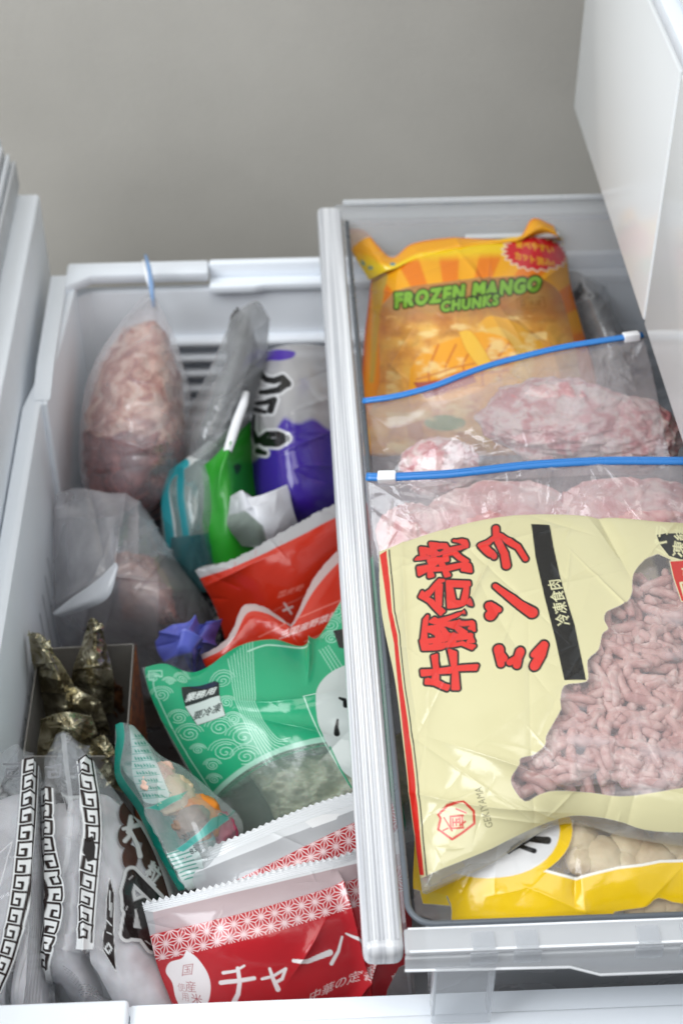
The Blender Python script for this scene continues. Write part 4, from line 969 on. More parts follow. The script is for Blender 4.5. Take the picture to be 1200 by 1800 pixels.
# ---- crumpled violet blue packet
bag('violet_packet', [
    [(272, 1128, -.085), (300, 1100, -.066), (330, 1094, -.058), (360, 1096, -.060), (392, 1088, -.070)],
    [(276, 1145, -.090), (305, 1126, -.066), (332, 1122, -.050), (358, 1120, -.058), (382, 1115, -.078)],
    [(288, 1165, -.092), (312, 1155, -.070), (334, 1150, -.055), (354, 1150, -.062), (370, 1148, -.085)],
    [(305, 1200, -.10), (322, 1195, -.085), (338, 1192, -.078), (352, 1190, -.082), (362, 1188, -.10)]],
    lambda a, u, v: (a.mask(np.ones(a.n), '#666fd0', 1), a.mask(np.clip((v-.62)/.05, 0, 1)*(u < .55), '#8d95b8', .4)), 'print', step=1.3, puff=.003, thick=.008,
    fn=lambda x, y, U, V: .007*np.exp(-np.abs(x-333+.35*(y-1120))/6)+.004*np.exp(-np.abs(y-1122-.25*(x-330))/5)-.004*np.exp(-np.abs(x-356)/6),
    cr=[(16, .0025, .05, .3)], crum=.018, crums=3.2, seed=95, label='small crumpled violet blue packet above the mint green bag', cat='packet')

# ---- mint green bag
def art_mint(a, u, v):
    q = a.q; a.mask(np.ones(a.n), '#22a574', 1)
    # see-through lower window
    cur = arc([(372, 1402), (400, 1374), (440, 1345), (490, 1320), (540, 1306), (572, 1300), (640, 1285)], 6).tolist()
    a.poly(cur+[(720, 1600), (360, 1600), (368, 1430)], '#8aa592', .24)
    a.stroke(cur, 9, '#a9dcc4', .85); a.stroke([(x+6, y+9) for x, y in cur], 2, '#2aa57a', .6)
    L = dict(alpha=.9)
    for k in range(9):   # bundle of parallel lines
        a.stroke(arc([(402+k*5.2, 1160-k*5), (412+k*4.6, 1215), (428+k*4.2, 1262), (452+k*4.6, 1310-k*1.5), (470+k*5.2, 1345-k*6)], 5).tolist(), 1.3, '#b4ead0', .9)
    rs = random.Random(4)
    for cx, cy, r in ((390, 1195, 15), (285, 1222, 13), (318, 1188, 9), (296, 1196, 7), (402, 1238, 10), (335, 1290, 15), (388, 1280, 17), (430, 1296, 20), (398, 1322, 19), (434, 1330, 17), (375, 1345, 10), (316, 1262, 12), (412, 1265, 10), (592, 1075, 14), (580, 1100, 14), (583, 1125, 12), (350, 1318, 9), (378, 1370, 9), (270, 1192, 8)):
        spiral(a, cx, cy, r, '#b4ead0', 2.1, 1.25, rs.random()*6)
        for e in (1.2, 1.5): a.stroke([(cx+r*e*math.cos(t)*1.1, cy+r*e*math.sin(t)*.8) for t in np.linspace(3.3, 6.0, 8)], 1.1, '#b4ead0', .8)
    a.stroke(arc([(262, 1195), (270, 1195), (272, 1210), (296, 1262), (330, 1325), (368, 1385), (384, 1412)], 5).tolist(), 2.2, '#a8e4c8', .9)
    a.stroke([(262, 1195), (262, 1180), (284, 1178), (284, 1188), (272, 1188)], 1.6, '#b4ead0', .9)
    a.stroke(arc([(437, 1147), (460, 1138), (480, 1136), (548, 1142)], 5).tolist(), 2.6, '#c0efd8', .9)
    for k in range(4): a.stroke([(562+k*5, 1146-k*3), (590+k*5, 1192-k*4)], 1.2, '#b4ead0', .9)
    a.stroke([(612, 1210), (534, 1230), (560, 1290), (612, 1378)], 2, '#c8efdc', .95)
    # certificate box
    a.poly(ZM([(232, 440), (405, 395), (432, 412), (446, 495), (262, 548)]), '#15201b'); a.poly(ZM([(262, 548), (446, 495), (474, 596), (324, 644)]), '#c9d6cf', outline=1.0, oc='#15201b')
    a.text('業務用', (327, 1234), (17.2, -4.6), (4.6, -17), '#e7efe9', grow=.35); a.text('要冷凍', (339, 1266), (17, -5.2), (4.8, -16.5), '#15201b', grow=.35)
    # clear margin on the left
    a.poly(arc([(235, 1160), (262, 1162), (255, 1178), (262, 1215), (285, 1265), (318, 1325), (352, 1385), (372, 1420), (340, 1470), (240, 1300)], 4).tolist(), '#9db0a8', .22)
    a.stroke([(610, 1040), (548, 1130)], 2, '#c8efdc', .4)
    # white round plaque with brush strokes
    pl = arc(ZM([(945, 560), (950, 470), (990, 400), (1060, 350), (1160, 330), (1200, 500), (1200, 900), (1100, 900), (1010, 760), (960, 650), (945, 560)]), 5).tolist()
    a.poly(pl, '#cbd3cf', 1); a.stroke(ZM([(1018, 760), (1070, 870), (1130, 970)]), 3, '#1f9a6e')
    a.stroke(ZM([(1058, 620), (1052, 660), (1054, 690)]), 4, '#131313', w2=11); a.stroke(ZM([(1068, 512), (1095, 520), (1100, 545)]), 4, '#131313', w2=10); a.poly(ZM([(1035, 150), (1200, 120), (1200, 262), (1065, 240)]), '#131313')
def fold_mint(x, y, U, V):
    h = .006*np.exp(-np.abs(x-549+.12*(y-1130))/6)*np.clip((1210-y)/70, 0, 1)*np.clip((y-1120)/10, 0, 1)
    h += .0045*np.exp(-np.abs((y-1225)+.12*(x-470)-18*np.sin((x-400)/70))/12)*np.exp(-((x-480)/90)**2)
    h += .004*np.exp(-np.abs((y-1275)-.25*(x-500))/10)*np.exp(-((x-520)/60)**2)
    h -= .004*np.exp(-((x-340)/60)**2-((y-1190)/20)**2)
    return h
mint = bag('mint_bag', [
    [(249, 1174, -.052), (290, 1166, -.046), (345, 1180, -.040), (420, 1136, -.034), (480, 1124, -.030), (547, 1132, -.026), (608, 1042, -.020), (660, 970, -.022)],
    [(262, 1215, -.056), (310, 1215, -.044), (365, 1215, -.032), (430, 1195, -.022), (495, 1185, -.016), (558, 1185, -.014), (622, 1130, -.014), (670, 1080, -.016)],
    [(288, 1275, -.064), (335, 1275, -.046), (388, 1270, -.032), (450, 1260, -.022), (512, 1252, -.014), (575, 1245, -.012), (636, 1220, -.012), (680, 1190, -.014)],
    [(325, 1345, -.070), (370, 1345, -.052), (420, 1340, -.040), (478, 1330, -.030), (535, 1322, -.022), (592, 1312, -.020), (648, 1300, -.018), (690, 1280, -.02)],
    [(375, 1425, -.078), (415, 1425, -.066), (460, 1420, -.056), (510, 1412, -.046), (560, 1400, -.040), (612, 1390, -.036), (660, 1380, -.034), (700, 1370, -.035)],
    [(400, 1520, -.10), (440, 1520, -.09), (490, 1515, -.08), (540, 1500, -.075), (590, 1490, -.07), (640, 1480, -.07), (680, 1470, -.065), (715, 1460, -.065)]],
    art_mint, 'print', step=1.25, puff=.005, thick=.022, cr=[(14, .0012, .06, .7)], crum=.006, crums=.9, seed=101, fn=fold_mint,
    label='mint green bag with pale swirl pattern and a small black and white box', cat='frozen food bag')
dump = meat_mat('frozen_dumpling', [(.3, '#b2b59c'), (.5, '#cfd0b8'), (.7, '#e0e0d0')], 30, .5, .3, dist=.002, sss=.2)
inner(mint, .007, .26, .97, .56, 44, 'pale frozen dumplings filling the window of the mint green bag', dump, y1=.99, amp=.020, fr=(30, 26), name='frozen_dumplings', cat='frozen dumplings', dome_h=.012, deep=.03, res=110)
# ---- cardboard box with gold foil packets
zc = -.078
A_, B_, C_, D_ = [Vector(P(x, y, zc)) for x, y in ((68, 1140), (236, 1131), (222, 1330), (40, 1330))]
dz = Vector((0, 0, -.125))
def crumbs():
    m = meat_mat('breaded_food_print', [(.3, '#3a1d10'), (.45, '#8a4a1f'), (.6, '#c0743a'), (.75, '#6a3216')], 160, .5, .4, dist=.001, sss=0); return m
bx = tag(empty('cardboard_box', (A_+C_)/2+dz), 'open grey cardboard box with brown printed outside, holding gold foil packets', 'box')
def panel(name, a, b, t, mat):
    n = (b-a).cross(dz).normalized()*t
    return prism(name, [a, b, b+dz, a+dz], n, mat, bevel=0)
ks = [panel('back_panel', A_, B_, -.0008, M['card']), panel('side_panel', B_, C_, -.0008, M['card']), panel('front_panel', C_, D_, -.0008, M['card']), panel('side_panel', D_, A_, -.0008, M['card'])]
o1 = (B_-A_).normalized()*.0010; ks.append(panel('printed_face', B_+o1, C_+o1, .0002, crumbs()))
pb = prism('bottom', [A_+dz, B_+dz, C_+dz, D_+dz], (0, 0, .001), M['card'], bevel=0); ks.append(pb)
adopt(bx, ks)
def foil():
    m, nt, b = new_mat('gold_foil'); N = nt.nodes; L = nt.links
    tc = N.new('ShaderNodeTexCoord'); n = N.new('ShaderNodeTexNoise'); n.inputs['Scale'].default_value = 75; n.inputs['Detail'].default_value = 5; L.new(tc.outputs['Object'], n.inputs[0])
    r = N.new('ShaderNodeValToRGB'); r.color_ramp.elements[0].position = .42; r.color_ramp.elements[0].color = (*lin('#8c8162'), 1); r.color_ramp.elements[1].position = .60; r.color_ramp.elements[1].color = (*lin('#ddd6b8'), 1)
    L.new(n.outputs[0], r.inputs[0]); L.new(r.outputs[0], b.inputs['Base Color']); b.inputs['Metallic'].default_value = .8; b.inputs['Roughness'].default_value = .24
    bp = N.new('ShaderNodeBump'); bp.inputs['Strength'].default_value = .5; bp.inputs['Distance'].default_value = .002; L.new(n.outputs[0], bp.inputs['Height']); L.new(bp.outputs[0], b.inputs['Normal'])
    return m
M['foil'] = foil()
FP = [('gold foil packet leaning at the left side of the cardboard box', [[(60, 1112, -.060), (78, 1120, -.055), (88, 1140, -.060)], [(66, 1170, -.085), (92, 1165, -.065), (112, 1172, -.080)], [(80, 1225, -.11), (112, 1220, -.085), (136, 1225, -.10)], [(90, 1290, -.14), (120, 1290, -.12), (140, 1280, -.14)]], 'left'),
      ('tall gold foil packet standing in the middle of the cardboard box', [[(166, 1094, -.058), (174, 1092, -.055), (184, 1110, -.058)], [(156, 1135, -.085), (176, 1132, -.065), (194, 1140, -.080)], [(140, 1190, -.10), (172, 1188, -.080), (205, 1200, -.10)], [(140, 1260, -.14), (175, 1260, -.12), (205, 1260, -.14)]], 'mid'),
      ('gold foil packet at the front of the cardboard box above the striped bags', [[(78, 1268, -.080), (115, 1255, -.070), (155, 1262, -.080)], [(75, 1300, -.095), (118, 1285, -.075), (165, 1300, -.095)], [(70, 1340, -.11), (118, 1330, -.095), (160, 1345, -.11)]], 'front'),
      ('gold foil packet low at the right front of the cardboard box', [[(165, 1305, -.088), (182, 1295, -.082), (196, 1315, -.088)], [(160, 1340, -.10), (185, 1335, -.088), (205, 1350, -.10)], [(160, 1390, -.12), (190, 1390, -.11), (215, 1400, -.12)]], 'low'),
      ('brownish gold foil packet wedged low between the two tall foil packets', [[(110, 1190, -.105), (140, 1215, -.095), (170, 1235, -.105)], [(100, 1235, -.12), (135, 1250, -.10), (180, 1265, -.12)], [(100, 1290, -.14), (140, 1290, -.13), (190, 1300, -.14)]], 'w')]
def art_foilclear(a, u, v): a.mask(np.ones(a.n), '#8a8470', .08)
for i, (lab, c, _) in enumerate(FP):
    mx = sum(x for rr in c for x, y, z in rr)/9; c = [[(mx+(x-mx)*1.15, y-6, z+.010) for x, y, z in rr] for rr in c]
    o = bag('foil_packet', c, None, M['foil'], step=1.1, puff=.0005, thick=.003, cr=[(70, .0020, .022, .28)], crum=.011, crums=6.0, seed=120+i, zig=('top', .004, 6), label=lab, cat='foil packet', group='gold foil packets in the cardboard box')
    if False:
        c2 = [[(x+(10 if k else -10), y-6, z+.007) for k, (x, y, z) in enumerate(r)] for r in c]
        bag('wrapper', c2, art_foilclear, 'film', step=2, puff=.003, thick=.016, crum=.014, crums=2.4, seed=140+i, cat=None, parent=o)
tag(lump('brown_snack', P(195, 1215, -.13), (.012, .010, .030), meat_mat('brown_snack_mat', [(.3, '#2e1a10'), (.55, '#6b4326'), (.75, '#a07a50')], 60, .5, .4), 0, 3, .3, 5, 4), 'brown snack piece in the shaded right half of the cardboard box', 'snack')

# ---- small bag of mixed vegetables
def art_veg(a, u, v):
    q = a.q; rs = random.Random(3); T = '#1a9a86'
    a.mask(np.ones(a.n), '#cdd9d7', .14)
    pan = arc([(228, 1275), (240, 1272), (262, 1312), (280, 1350), (292, 1380), (296, 1402), (262, 1412), (236, 1372), (232, 1320)], 4).tolist(); a.poly(pan, '#c4d8d5', .75)
    for k in range(9):
        y = 1300+k*13; x0 = 233+max(0, (k-4))*3.5; x1 = 258+k*4.6; a.stroke([(x0, y), (x1, y-3)], .9, T, .8)
        for j in range(int((x1-x0-8)/5)):
            xx = x0+5+j*5.2; a.stroke([(xx, y-9+rs.random()*2), (xx+2.5, y-5+rs.random()*2)], 1.4+rs.random(), T, .75)
            a.stroke([(xx, y-4.5), (xx+3, y-6.5+rs.random())], 1.1, T, .7)
    low = [(300, 1500), (335, 1482), (352, 1500), (362, 1545), (345, 1562), (318, 1558)]; a.poly(low, '#d5e5e2', .8)
    for k in range(8):
        a.stroke([(304+k*4, 1500+k*6), (330+k*3.4, 1490+k*7)], 2.2, T, .8)
    a.poly([(262, 1420), (300, 1400), (330, 1390), (318, 1404), (280, 1425)], '#2fae9c', .7)
    a.poly([(310, 1492), (322, 1497), (402, 1440), (396, 1430), (372, 1438), (350, 1462)], '#4fb9ae', .85)
    a.text('2.3', (322, 1478), (12, -6), (-6, -13), '#1c2d30', grow=.3); a.text('83', (336, 1502), (12, -7), (-6, -12), '#1c2d30', grow=.3)
    for k in range(22):
        x = 285+rs.random()*90; y = 1330+rs.random()*110; a.stroke([(x, y), (x+6*rs.random(), y+3)], 1.4, T, .5)
    a.stroke(arc([(382, 1455), (385, 1430), (400, 1435), (412, 1425)], 4).tolist(), 2.4, '#1f9484', .9)
    # solid teal seam
    a.stroke(arc([(209, 1270), (212, 1300), (205, 1345), (212, 1372), (242, 1414), (262, 1450), (282, 1500), (305, 1545), (318, 1560)], 5).tolist(), 15, '#159583', 1)
veg = bag('vegetable_bag', [
    [(203, 1274, -.040), (212, 1270, -.036), (224, 1271, -.034), (236, 1276, -.040)],
    [(202, 1325, -.044), (222, 1318, -.034), (250, 1320, -.026), (280, 1325, -.040)],
    [(204, 1370, -.046), (240, 1360, -.030), (285, 1350, -.020), (325, 1350, -.042)],
    [(236, 1418, -.046), (275, 1405, -.026), (325, 1398, -.016), (375, 1392, -.042)],
    [(262, 1468, -.046), (305, 1458, -.024), (360, 1445, -.014), (424, 1440, -.040)],
    [(288, 1520, -.046), (325, 1512, -.030), (375, 1500, -.022), (425, 1490, -.044)],
    [(314, 1566, -.048), (345, 1562, -.040), (385, 1550, -.036), (425, 1540, -.05)]],
    art_veg, 'print', step=1.2, puff=.004, thick=.014, cr=[(22, .0014, .04, .4)], crum=.008, crums=1.6, seed=151,
    fn=lambda x, y, U, V: .005*np.exp(-np.abs(x-(262+.55*(y-1420)))/4)*np.clip((y-1400)/30, 0, 1),
    label='small clear bag of mixed vegetables with teal print and a solid teal seam', cat='frozen food bag')
for lab, x, y, s, c in (('orange carrot piece in the small vegetable bag', 366, 1412, .015, '#e88a1c'), ('pink vegetable piece at the right tip of the small vegetable bag', 404, 1440, .011, '#c44a6c'),
                        ('pale pink vegetable piece high in the small vegetable bag', 290, 1345, .011, '#dcb6a4'), ('cream vegetable piece in the middle of the small vegetable bag', 322, 1375, .013, '#d8c4a2'), ('brown mushroom piece low in the small vegetable bag', 315, 1440, .011, '#8b7565')):
    p, n = on(veg, x, y, -.0055-s*.25)
    tag(lump('vegetable_piece', p, (s, s*.8, s*.5), plain('veg_'+c.strip('#'), c, .5, 200, .4, .25, sss=.1), x, x, .22, 4, 3), lab, 'vegetable', 'frozen vegetables')

# ---- red fried rice bags
def art_rice2(a, u, v):
    q = a.q; line = lambda x0, y0, x1, y1: q[:, 1]-(y0+(y1-y0)*(q[:, 0]-x0)/(x1-x0))
    d = line(340, 1585, 621, 1447)
    a.mask(np.ones(a.n), '#b21a24', 1); m = d > 0
    asanoha(a, (d > 0) & (d < 85), 24, -.40)
    a.mask(np.clip(-d/1.5, 0, 1), '#dcdde0', .42); dd = line(327, 1542, 615, 1428); a.mask(np.clip(-dd/1.5, 0, 1), '#e6e8ea', .93)
    a.poly(Z5([(893, 142), (930, 122), (993, 118), (985, 135), (915, 160)]), '#f2f2f2', .95)
bag('rice_bag', [
    [(325, 1508, -.030), (375, 1484, -.024), (430, 1462, -.020), (490, 1436, -.018), (550, 1412, -.018), (620, 1390, -.018), (680, 1372, -.018)],
    [(335, 1545, -.034), (385, 1525, -.022), (440, 1500, -.014), (500, 1476, -.012), (560, 1454, -.010), (630, 1430, -.012), (690, 1412, -.012)],
    [(362, 1590, -.042), (405, 1575, -.026), (458, 1550, -.016), (516, 1528, -.012), (575, 1506, -.010), (640, 1485, -.012), (700, 1465, -.016)],
    [(400, 1670, -.060), (440, 1655, -.05), (490, 1640, -.042), (545, 1620, -.038), (600, 1600, -.036), (660, 1580, -.038), (710, 1560, -.045)]],
    art_rice2, 'print', step=1.15, puff=.002, thick=.012, cr=[(14, .0008, .05, .5)], crum=.003, crums=1.0, zig=('top', .0020, 11), seal=[(.0, .20, 6, .00035)], seed=161,
    label='red fried rice bag behind with a white crimped top edge, mostly hidden', cat='frozen food bag', group='red fried rice bags')
def art_rice1(a, u, v):
    q = a.q; line = lambda x0, y0, x1, y1: q[:, 1]-(y0+(y1-y0)*(q[:, 0]-x0)/(x1-x0))
    a.mask(np.ones(a.n), '#b81a24', 1)
    d = line(267, 1643, 627, 1546)-6*np.sin((q[:, 0]-267)/360*math.pi)
    w = 48-.0*q[:, 0]; asanoha(a, (d > 0) & (d < w), 24.5, -.27); m = (d > 0) & (d < w); idx = np.nonzero(m)[0]
    a.poly(Z5([(1000, 300), (1060, 270), (1100, 300), (1060, 400), (1010, 345)]), '#c01e26', .0) if False else None
    a.mask(np.clip(-d/1.5, 0, 1), '#e0c6c8', .50)
    d2 = line(255, 1608, 600, 1526); a.mask(np.clip(-d2/1.5, 0, 1), '#e4e6e8', .93)
    a.poly([(245, 1600), (270, 1603), (275, 1640), (262, 1645)], '#c9c9cc', .5)
    # white drop with text
    dr = arc(Z5([(548, 517), (580, 540), (610, 585), (618, 630), (605, 680), (560, 720), (520, 660), (508, 612), (488, 580), (500, 552), (535, 540), (548, 517)]), 5).tolist()
    a.poly(dr, '#f1ecec'); C = '#a92a35'
    a.text('国', Z5([(533, 590)])[0], (21, -3), (2.5, -22), C, grow=-.2); a.text('産', Z5([(545, 634)])[0], (20, 2), (-1, -21), C, grow=-.2); a.text('米', Z5([(564, 668)])[0], (20, 4), (-3, -20), C, grow=-.1)
    a.text('使', Z5([(524, 633)])[0], (14, 2), (-1.5, -16), C, grow=-.3); a.text('用', Z5([(535, 660)])[0], (14, 3), (-2, -16), C, grow=-.3)
    Wh = '#f3efee'
    a.strokes([(Z5([(655, 583), (690, 578), (716, 562)]), (6, 4)), (Z5([(648, 612), (700, 606), (745, 598)]), (8, 7)), (Z5([(697, 570), (703, 610), (698, 645), (686, 668)]), (7, 9))], 5, Wh)
    a.strokes([(Z5([(768, 600), (800, 592), (836, 570), (826, 600), (812, 608)]), (5, 6)), (Z5([(790, 570), (800, 600), (814, 630)]), (5, 9))], 5, Wh)
    a.strokes([(Z5([(858, 546), (900, 548), (965, 524)]), (6, 11))], 5, Wh)
    a.strokes([(Z5([(1000, 478), (990, 520), (970, 556)]), (4, 7)), (Z5([(1010, 468), (1050, 490), (1080, 520)]), (3, 10))], 5, Wh)
    a.text('中華の定番', Z5([(900, 668)])[0], (22.5, -10.5), (5, -21), '#efe6e4', grow=-.1)
    a.text('香ばし', (688, 1712), (4, 17), (15, -4), '#f0e4e2', grow=.2)
    a.poly(Z7([(130, 730), (200, 700), (200, 1000), (60, 1000), (85, 815)]), '#d8cfcc', .25)
def fold_rice(x, y, U, V):
    h = .004*np.exp(-np.abs((x-600)-.25*(y-1560))/8)*np.clip((y-1530)/25, 0, 1)
    h += .004*np.exp(-np.abs((x-660)+.5*(y-1680))/7)*np.clip((y-1600)/40, 0, 1)+.003*np.exp(-np.abs((x-545)+.6*(y-1660))/12)*np.exp(-((y-1665)/40)**2)
    return h
rice = bag('rice_bag', [
    [(249, 1583, -.010), (310, 1570, -.004), (380, 1553, .000), (450, 1535, .000), (520, 1517, .000), (595, 1502, -.002), (650, 1478, -.008), (700, 1455, -.012)],
    [(262, 1635, -.018), (325, 1620, -.006), (392, 1602, .002), (460, 1585, .004), (530, 1568, .003), (600, 1550, .000), (660, 1530, -.008), (712, 1510, -.014)],
    [(278, 1700, -.034), (338, 1690, -.018), (402, 1675, -.006), (468, 1660, -.002), (538, 1645, -.004), (608, 1628, -.008), (670, 1612, -.018), (722, 1600, -.026)],
    [(305, 1772, -.050), (360, 1772, -.040), (420, 1768, -.034), (482, 1760, -.030), (550, 1750, -.030), (618, 1742, -.034), (680, 1732, -.040), (728, 1720, -.046)],
    [(325, 1840, -.085), (380, 1850, -.080), (440, 1850, -.078), (500, 1845, -.076), (560, 1840, -.076), (630, 1830, -.078), (690, 1815, -.082), (735, 1800, -.086)]],
    art_rice1, 'print', step=1.1, puff=.002, thick=.02, cr=[(16, .0008, .05, .6)], crum=.004, crums=.9, zig=('top', .0021, 11), seal=[(.0, .105, 6, .0004)], fn=fold_rice, seed=165,
    label='red fried rice bag in front with white katakana and a white drop on the left', cat='frozen food bag', group='red fried rice bags')

# ---- clear bags with the key pattern
def art_key2(a, u, v):
    q = a.q; D = '#2b211f'
    n = fbm(q[:, 0]/30, q[:, 1]/40, 5, 3); a.mask(np.ones(a.n), '#c9cacd', .28); a.a = .06+.5*np.clip(n-.42, 0, 1)
    a.stroke(arc([(112, 1293), (118, 1350), (126, 1420), (120, 1500), (104, 1580), (92, 1680)], 5).tolist(), 9, '#e0e2e4', .32)
    meander(a, [(150, 1338), (160, 1400), (165, 1460), (161, 1520), (155, 1590), (150, 1668)], 20, 29, D)
    meander(a, [(82, 1388), (84, 1440), (86, 1490), (95, 1535), (100, 1580), (90, 1640), (78, 1690), (82, 1730)], 20, 29, D, flip=-1)
    for g in ([(90, 1352), (108, 1345), (106, 1366), (92, 1370), (92, 1360), (101, 1358)], [(130, 1350), (142, 1346), (142, 1362), (134, 1364)]): a.stroke(g, 3.2, '#9a9ba0', .7)
    # brown blossom with the big strokes
    cl = Z4([(560, 860), (600, 855), (650, 905), (700, 980), (735, 1060), (742, 1150), (745, 1252), (700, 1300), (560, 1150), (550, 1060), (545, 1000), (542, 930), (550, 890)])
    cc = arc([(212, 1412), (235, 1405), (262, 1440), (285, 1490), (292, 1540), (300, 1600), (292, 1640), (270, 1580), (250, 1540), (225, 1530), (212, 1495), (206, 1462), (210, 1435), (212, 1412)], 5)
    for x, y, r in ((222, 1430, 17), (220, 1470, 17), (228, 1508, 18), (250, 1450, 26), (268, 1500, 28), (280, 1545, 26), (290, 1590, 20)): a.poly(circ(x, y, r*.78, r*1.25), '#4a2f28')
    Wt = '#d9dcdc'
    a.strokes([(Z4([(600, 930), (590, 985), (605, 1040)][:1]+[(585, 1000)]), (8, 7)), (Z4([(565, 985), (655, 960)]), (6, 9)), (Z4([(605, 950), (590, 1020), (572, 1040)]), (6, 8)), (Z4([(600, 1000), (628, 1060), (640, 1110)]), (6, 9))], 5, Wt)
    a.text('粒', (252, 1536), (21, 22), (17, -30), Wt, grow=1.1)
    K = [(Z5([(385, 295), (372, 345), (380, 410), (372, 470)]), (13, 15)), (Z5([(385, 295), (420, 330), (460, 370)]), (14, 13)), (Z5([(372, 395), (420, 375), (440, 400)]), (11, 11)), (Z5([(375, 465), (420, 470), (445, 505)]), (15, 14)), (Z5([(410, 400), (420, 440), (430, 470)]), (10, 12))]
    a.strokes([(p, (w[0]+15, w[1]+15)) for p, w in K], 5, '#d4d6d6'); a.strokes([(p, (w[0]+3, w[1]+3)) for p, w in K], 5, '#241b1a')
    for p in (((388, 300), (378, 310)), ((372, 390), (368, 400)), ((425, 490), (438, 500))): a.stroke(Z5(p), 2, '#c9c9c9')
    a.poly(Z5([(320, 308), (334, 358), (332, 460), (340, 578), (302, 515), (303, 470), (312, 440), (313, 370)]), '#241b1a', outline=1.4, oc='#d4d4d4')
    a.strokes([(Z5([(318, 497), (327, 512), (318, 526), (308, 512), (318, 497)]), 3)], 3, Wt); a.strokes([(Z5([(322, 345), (321, 400)]), 2.2), (Z5([(326, 380), (325, 420)]), 2), (Z5([(313, 430), (326, 445)]), 2), (Z5([(314, 465), (326, 470)]), 2)], 2, Wt)
    for i in range(5):   # small print on the lower side
        for j in range(12): a.stroke([(112+j*5+i*3, 1697+i*6+j*3.4), (114.5+j*5+i*3, 1698.5+i*6+j*3.4)], 1.3, '#8f9092', .6)
    a.poly([(152, 1478), (163, 1470), (168, 1490), (166, 1512), (155, 1518), (150, 1500)], '#1f1918')
def fold_key(x, y, U, V):
    h = .004*np.exp(-np.abs(x-148)/6)+.003*np.exp(-np.abs(x-88)/6)
    for k, yy in enumerate((1432, 1476, 1540, 1592, 1640, 1668)): h = h+.0022*np.exp(-np.abs(y-yy+.2*(x-120)*(-1)**k)/5)*np.exp(-((x-118)/26)**2)
    return h
key2 = bag('key_pattern_bag', [
    [(100, 1292, -.020), (106, 1288, -.014), (113, 1286, -.012), (122, 1290, -.014), (134, 1302, -.018), (150, 1322, -.026)],
    [(74, 1385, -.036), (86, 1374, -.018), (118, 1362, -.012), (152, 1348, -.008), (184, 1372, -.020), (214, 1405, -.040)],
    [(62, 1470, -.045), (84, 1455, -.020), (124, 1440, -.012), (164, 1425, -.006), (206, 1452, -.020), (262, 1480, -.046)],
    [(62, 1560, -.050), (90, 1545, -.022), (125, 1530, -.013), (162, 1515, -.007), (225, 1550, -.020), (296, 1570, -.046)],
    [(62, 1640, -.055), (84, 1635, -.026), (116, 1620, -.018), (154, 1605, -.010), (232, 1640, -.022), (312, 1655, -.048)],
    [(64, 1700, -.060), (80, 1692, -.034), (110, 1682, -.024), (149, 1672, -.016), (235, 1710, -.028), (326, 1725, -.050)],
    [(90, 1730, -.070), (110, 1735, -.052), (150, 1745, -.044), (190, 1760, -.040), (260, 1785, -.046), (338, 1795, -.060)],
    [(120, 1790, -.095), (140, 1795, -.09), (180, 1805, -.085), (220, 1815, -.082), (280, 1830, -.082), (345, 1840, -.09)]],
    art_key2, 'keyfilm', step=1.1, puff=.003, thick=.02, cr=[(10, .0007, .04, .5)], crum=.002, crums=.9, fn=fold_key, seed=171,
    label='clear bag with dark key pattern bands and a brown blossom with white characters', cat='frozen food bag', group='clear bags with a key pattern')
def art_key1(a, u, v):
    q = a.q; n = fbm(q[:, 0]/30, q[:, 1]/40, 5, 3); a.mask(np.ones(a.n), '#c9cacd', .28); a.a = .06+.5*np.clip(n-.42, 0, 1)
    meander(a, [(54, 1338), (52, 1385), (48, 1440), (42, 1500), (36, 1560), (26, 1620), (12, 1680), (-12, 1740)], 21, 29, '#2b211f')
    a.stroke([(8, 1345), (36, 1345), (36, 1366), (12, 1366), (12, 1354), (26, 1354)], 4, '#7c7d82', .8)
    a.stroke([(0, 1560), (22, 1480), (0, 1500)], 3, '#f0f0f2', .5)
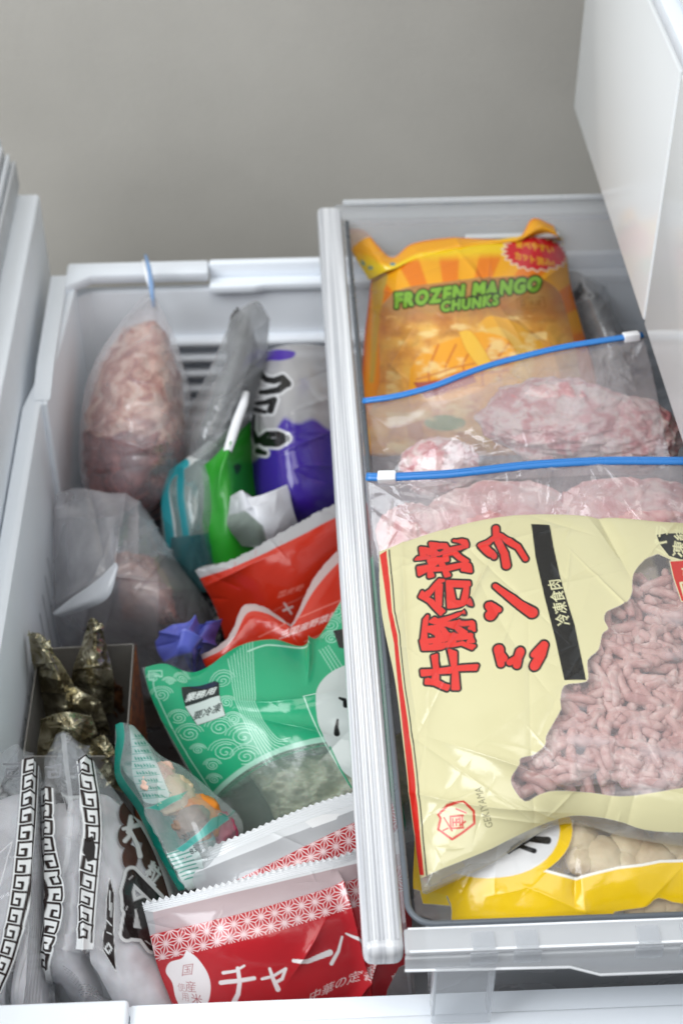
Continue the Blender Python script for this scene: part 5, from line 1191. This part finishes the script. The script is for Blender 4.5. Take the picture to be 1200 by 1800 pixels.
key1 = bag('key_pattern_bag', [
    [(-30, 1340, -.020), (0, 1325, -.014), (28, 1308, -.012), (40, 1318, -.014), (56, 1332, -.02), (72, 1352, -.030)],
    [(-60, 1430, -.030), (-20, 1420, -.012), (20, 1405, -.008), (54, 1400, -.006), (72, 1415, -.018), (84, 1430, -.040)],
    [(-70, 1540, -.030), (-25, 1530, -.012), (12, 1520, -.008), (44, 1510, -.008), (70, 1540, -.022), (90, 1560, -.050)],
    [(-80, 1640, -.040), (-40, 1635, -.018), (0, 1630, -.012), (32, 1620, -.012), (66, 1660, -.028), (95, 1690, -.055)],
    [(-90, 1720, -.050), (-50, 1725, -.030), (-14, 1730, -.022), (12, 1735, -.024), (56, 1755, -.040), (100, 1765, -.06)],
    [(-90, 1800, -.080), (-50, 1805, -.07), (-10, 1810, -.065), (30, 1815, -.065), (70, 1820, -.07), (115, 1825, -.08)]],
    art_key1, 'keyfilm', step=1.2, puff=.003, thick=.02, cr=[(10, .0008, .04, .5)], crum=.003, crums=1.0, seed=175,
    fn=lambda x, y, U, V: .003*np.exp(-np.abs(x-(52-.00009*(y-1330)**2*1.0))/6), label='clear bag with a dark key pattern band, leftmost and cut by the photo edge', cat='frozen food bag', group='clear bags with a key pattern')
bun = meat_mat('frosted_bun', [(.3, '#bcbabd'), (.5, '#d9d7da'), (.7, '#e6e5e8')], 24, .6, .3, dist=.002, sss=.1)
inner(key2, .0022, .58, .97, .22, 5, 'pale frosted buns behind the brown blossom of the key pattern bag', bun)
inner(key2, .003, .14, .46, .20, 6, 'pale frosted buns behind the narrow side of the key pattern bag', bun)
inner(key1, .003, .10, .60, .16, 7, 'pale frosted buns filling the leftmost key pattern bag', bun)
inner(key1, .003, .64, .96, .25, 8, 'pale frosted buns behind the right side of the leftmost key pattern bag', bun)

# ---- mostly unseen filler bags, added to keep the basket gaps dark
for i, (x, y, z, r, c, lab) in enumerate((((170), 1230, -.25, (.09, .09, .03), '#4a4038', 'dark brown filler bag added to darken the gaps under the cardboard box'), (330, 1000, -.25, (.11, .09, .03), '#3d3f42', 'dark grey filler bag added to darken the gaps under the frosted bag'),
        (470, 1000, -.24, (.10, .10, .03), '#3b3434', 'dull brown filler bag added to darken the gaps under the orange bags'), (300, 1420, -.20, (.10, .07, .03), '#2d2926', 'dark filler bag added to darken the gaps under the vegetable bag'), (500, 1500, -.20, (.10, .06, .03), '#5d5a56', 'grey filler bag added to darken the gaps under the rice bags'), (300, 800, -.24, (.10, .09, .03), '#45464a', 'dark grey filler bag added to darken the gaps under the meat zip bag'))):
    tag(lump('dark_filler', P(x, y, z), r, plain('filler_film_%d' % i, c, .3, 30, .5, .2, coat=.3), 0, 200+i, .2, 5, 2.5), lab, 'frozen food bag')
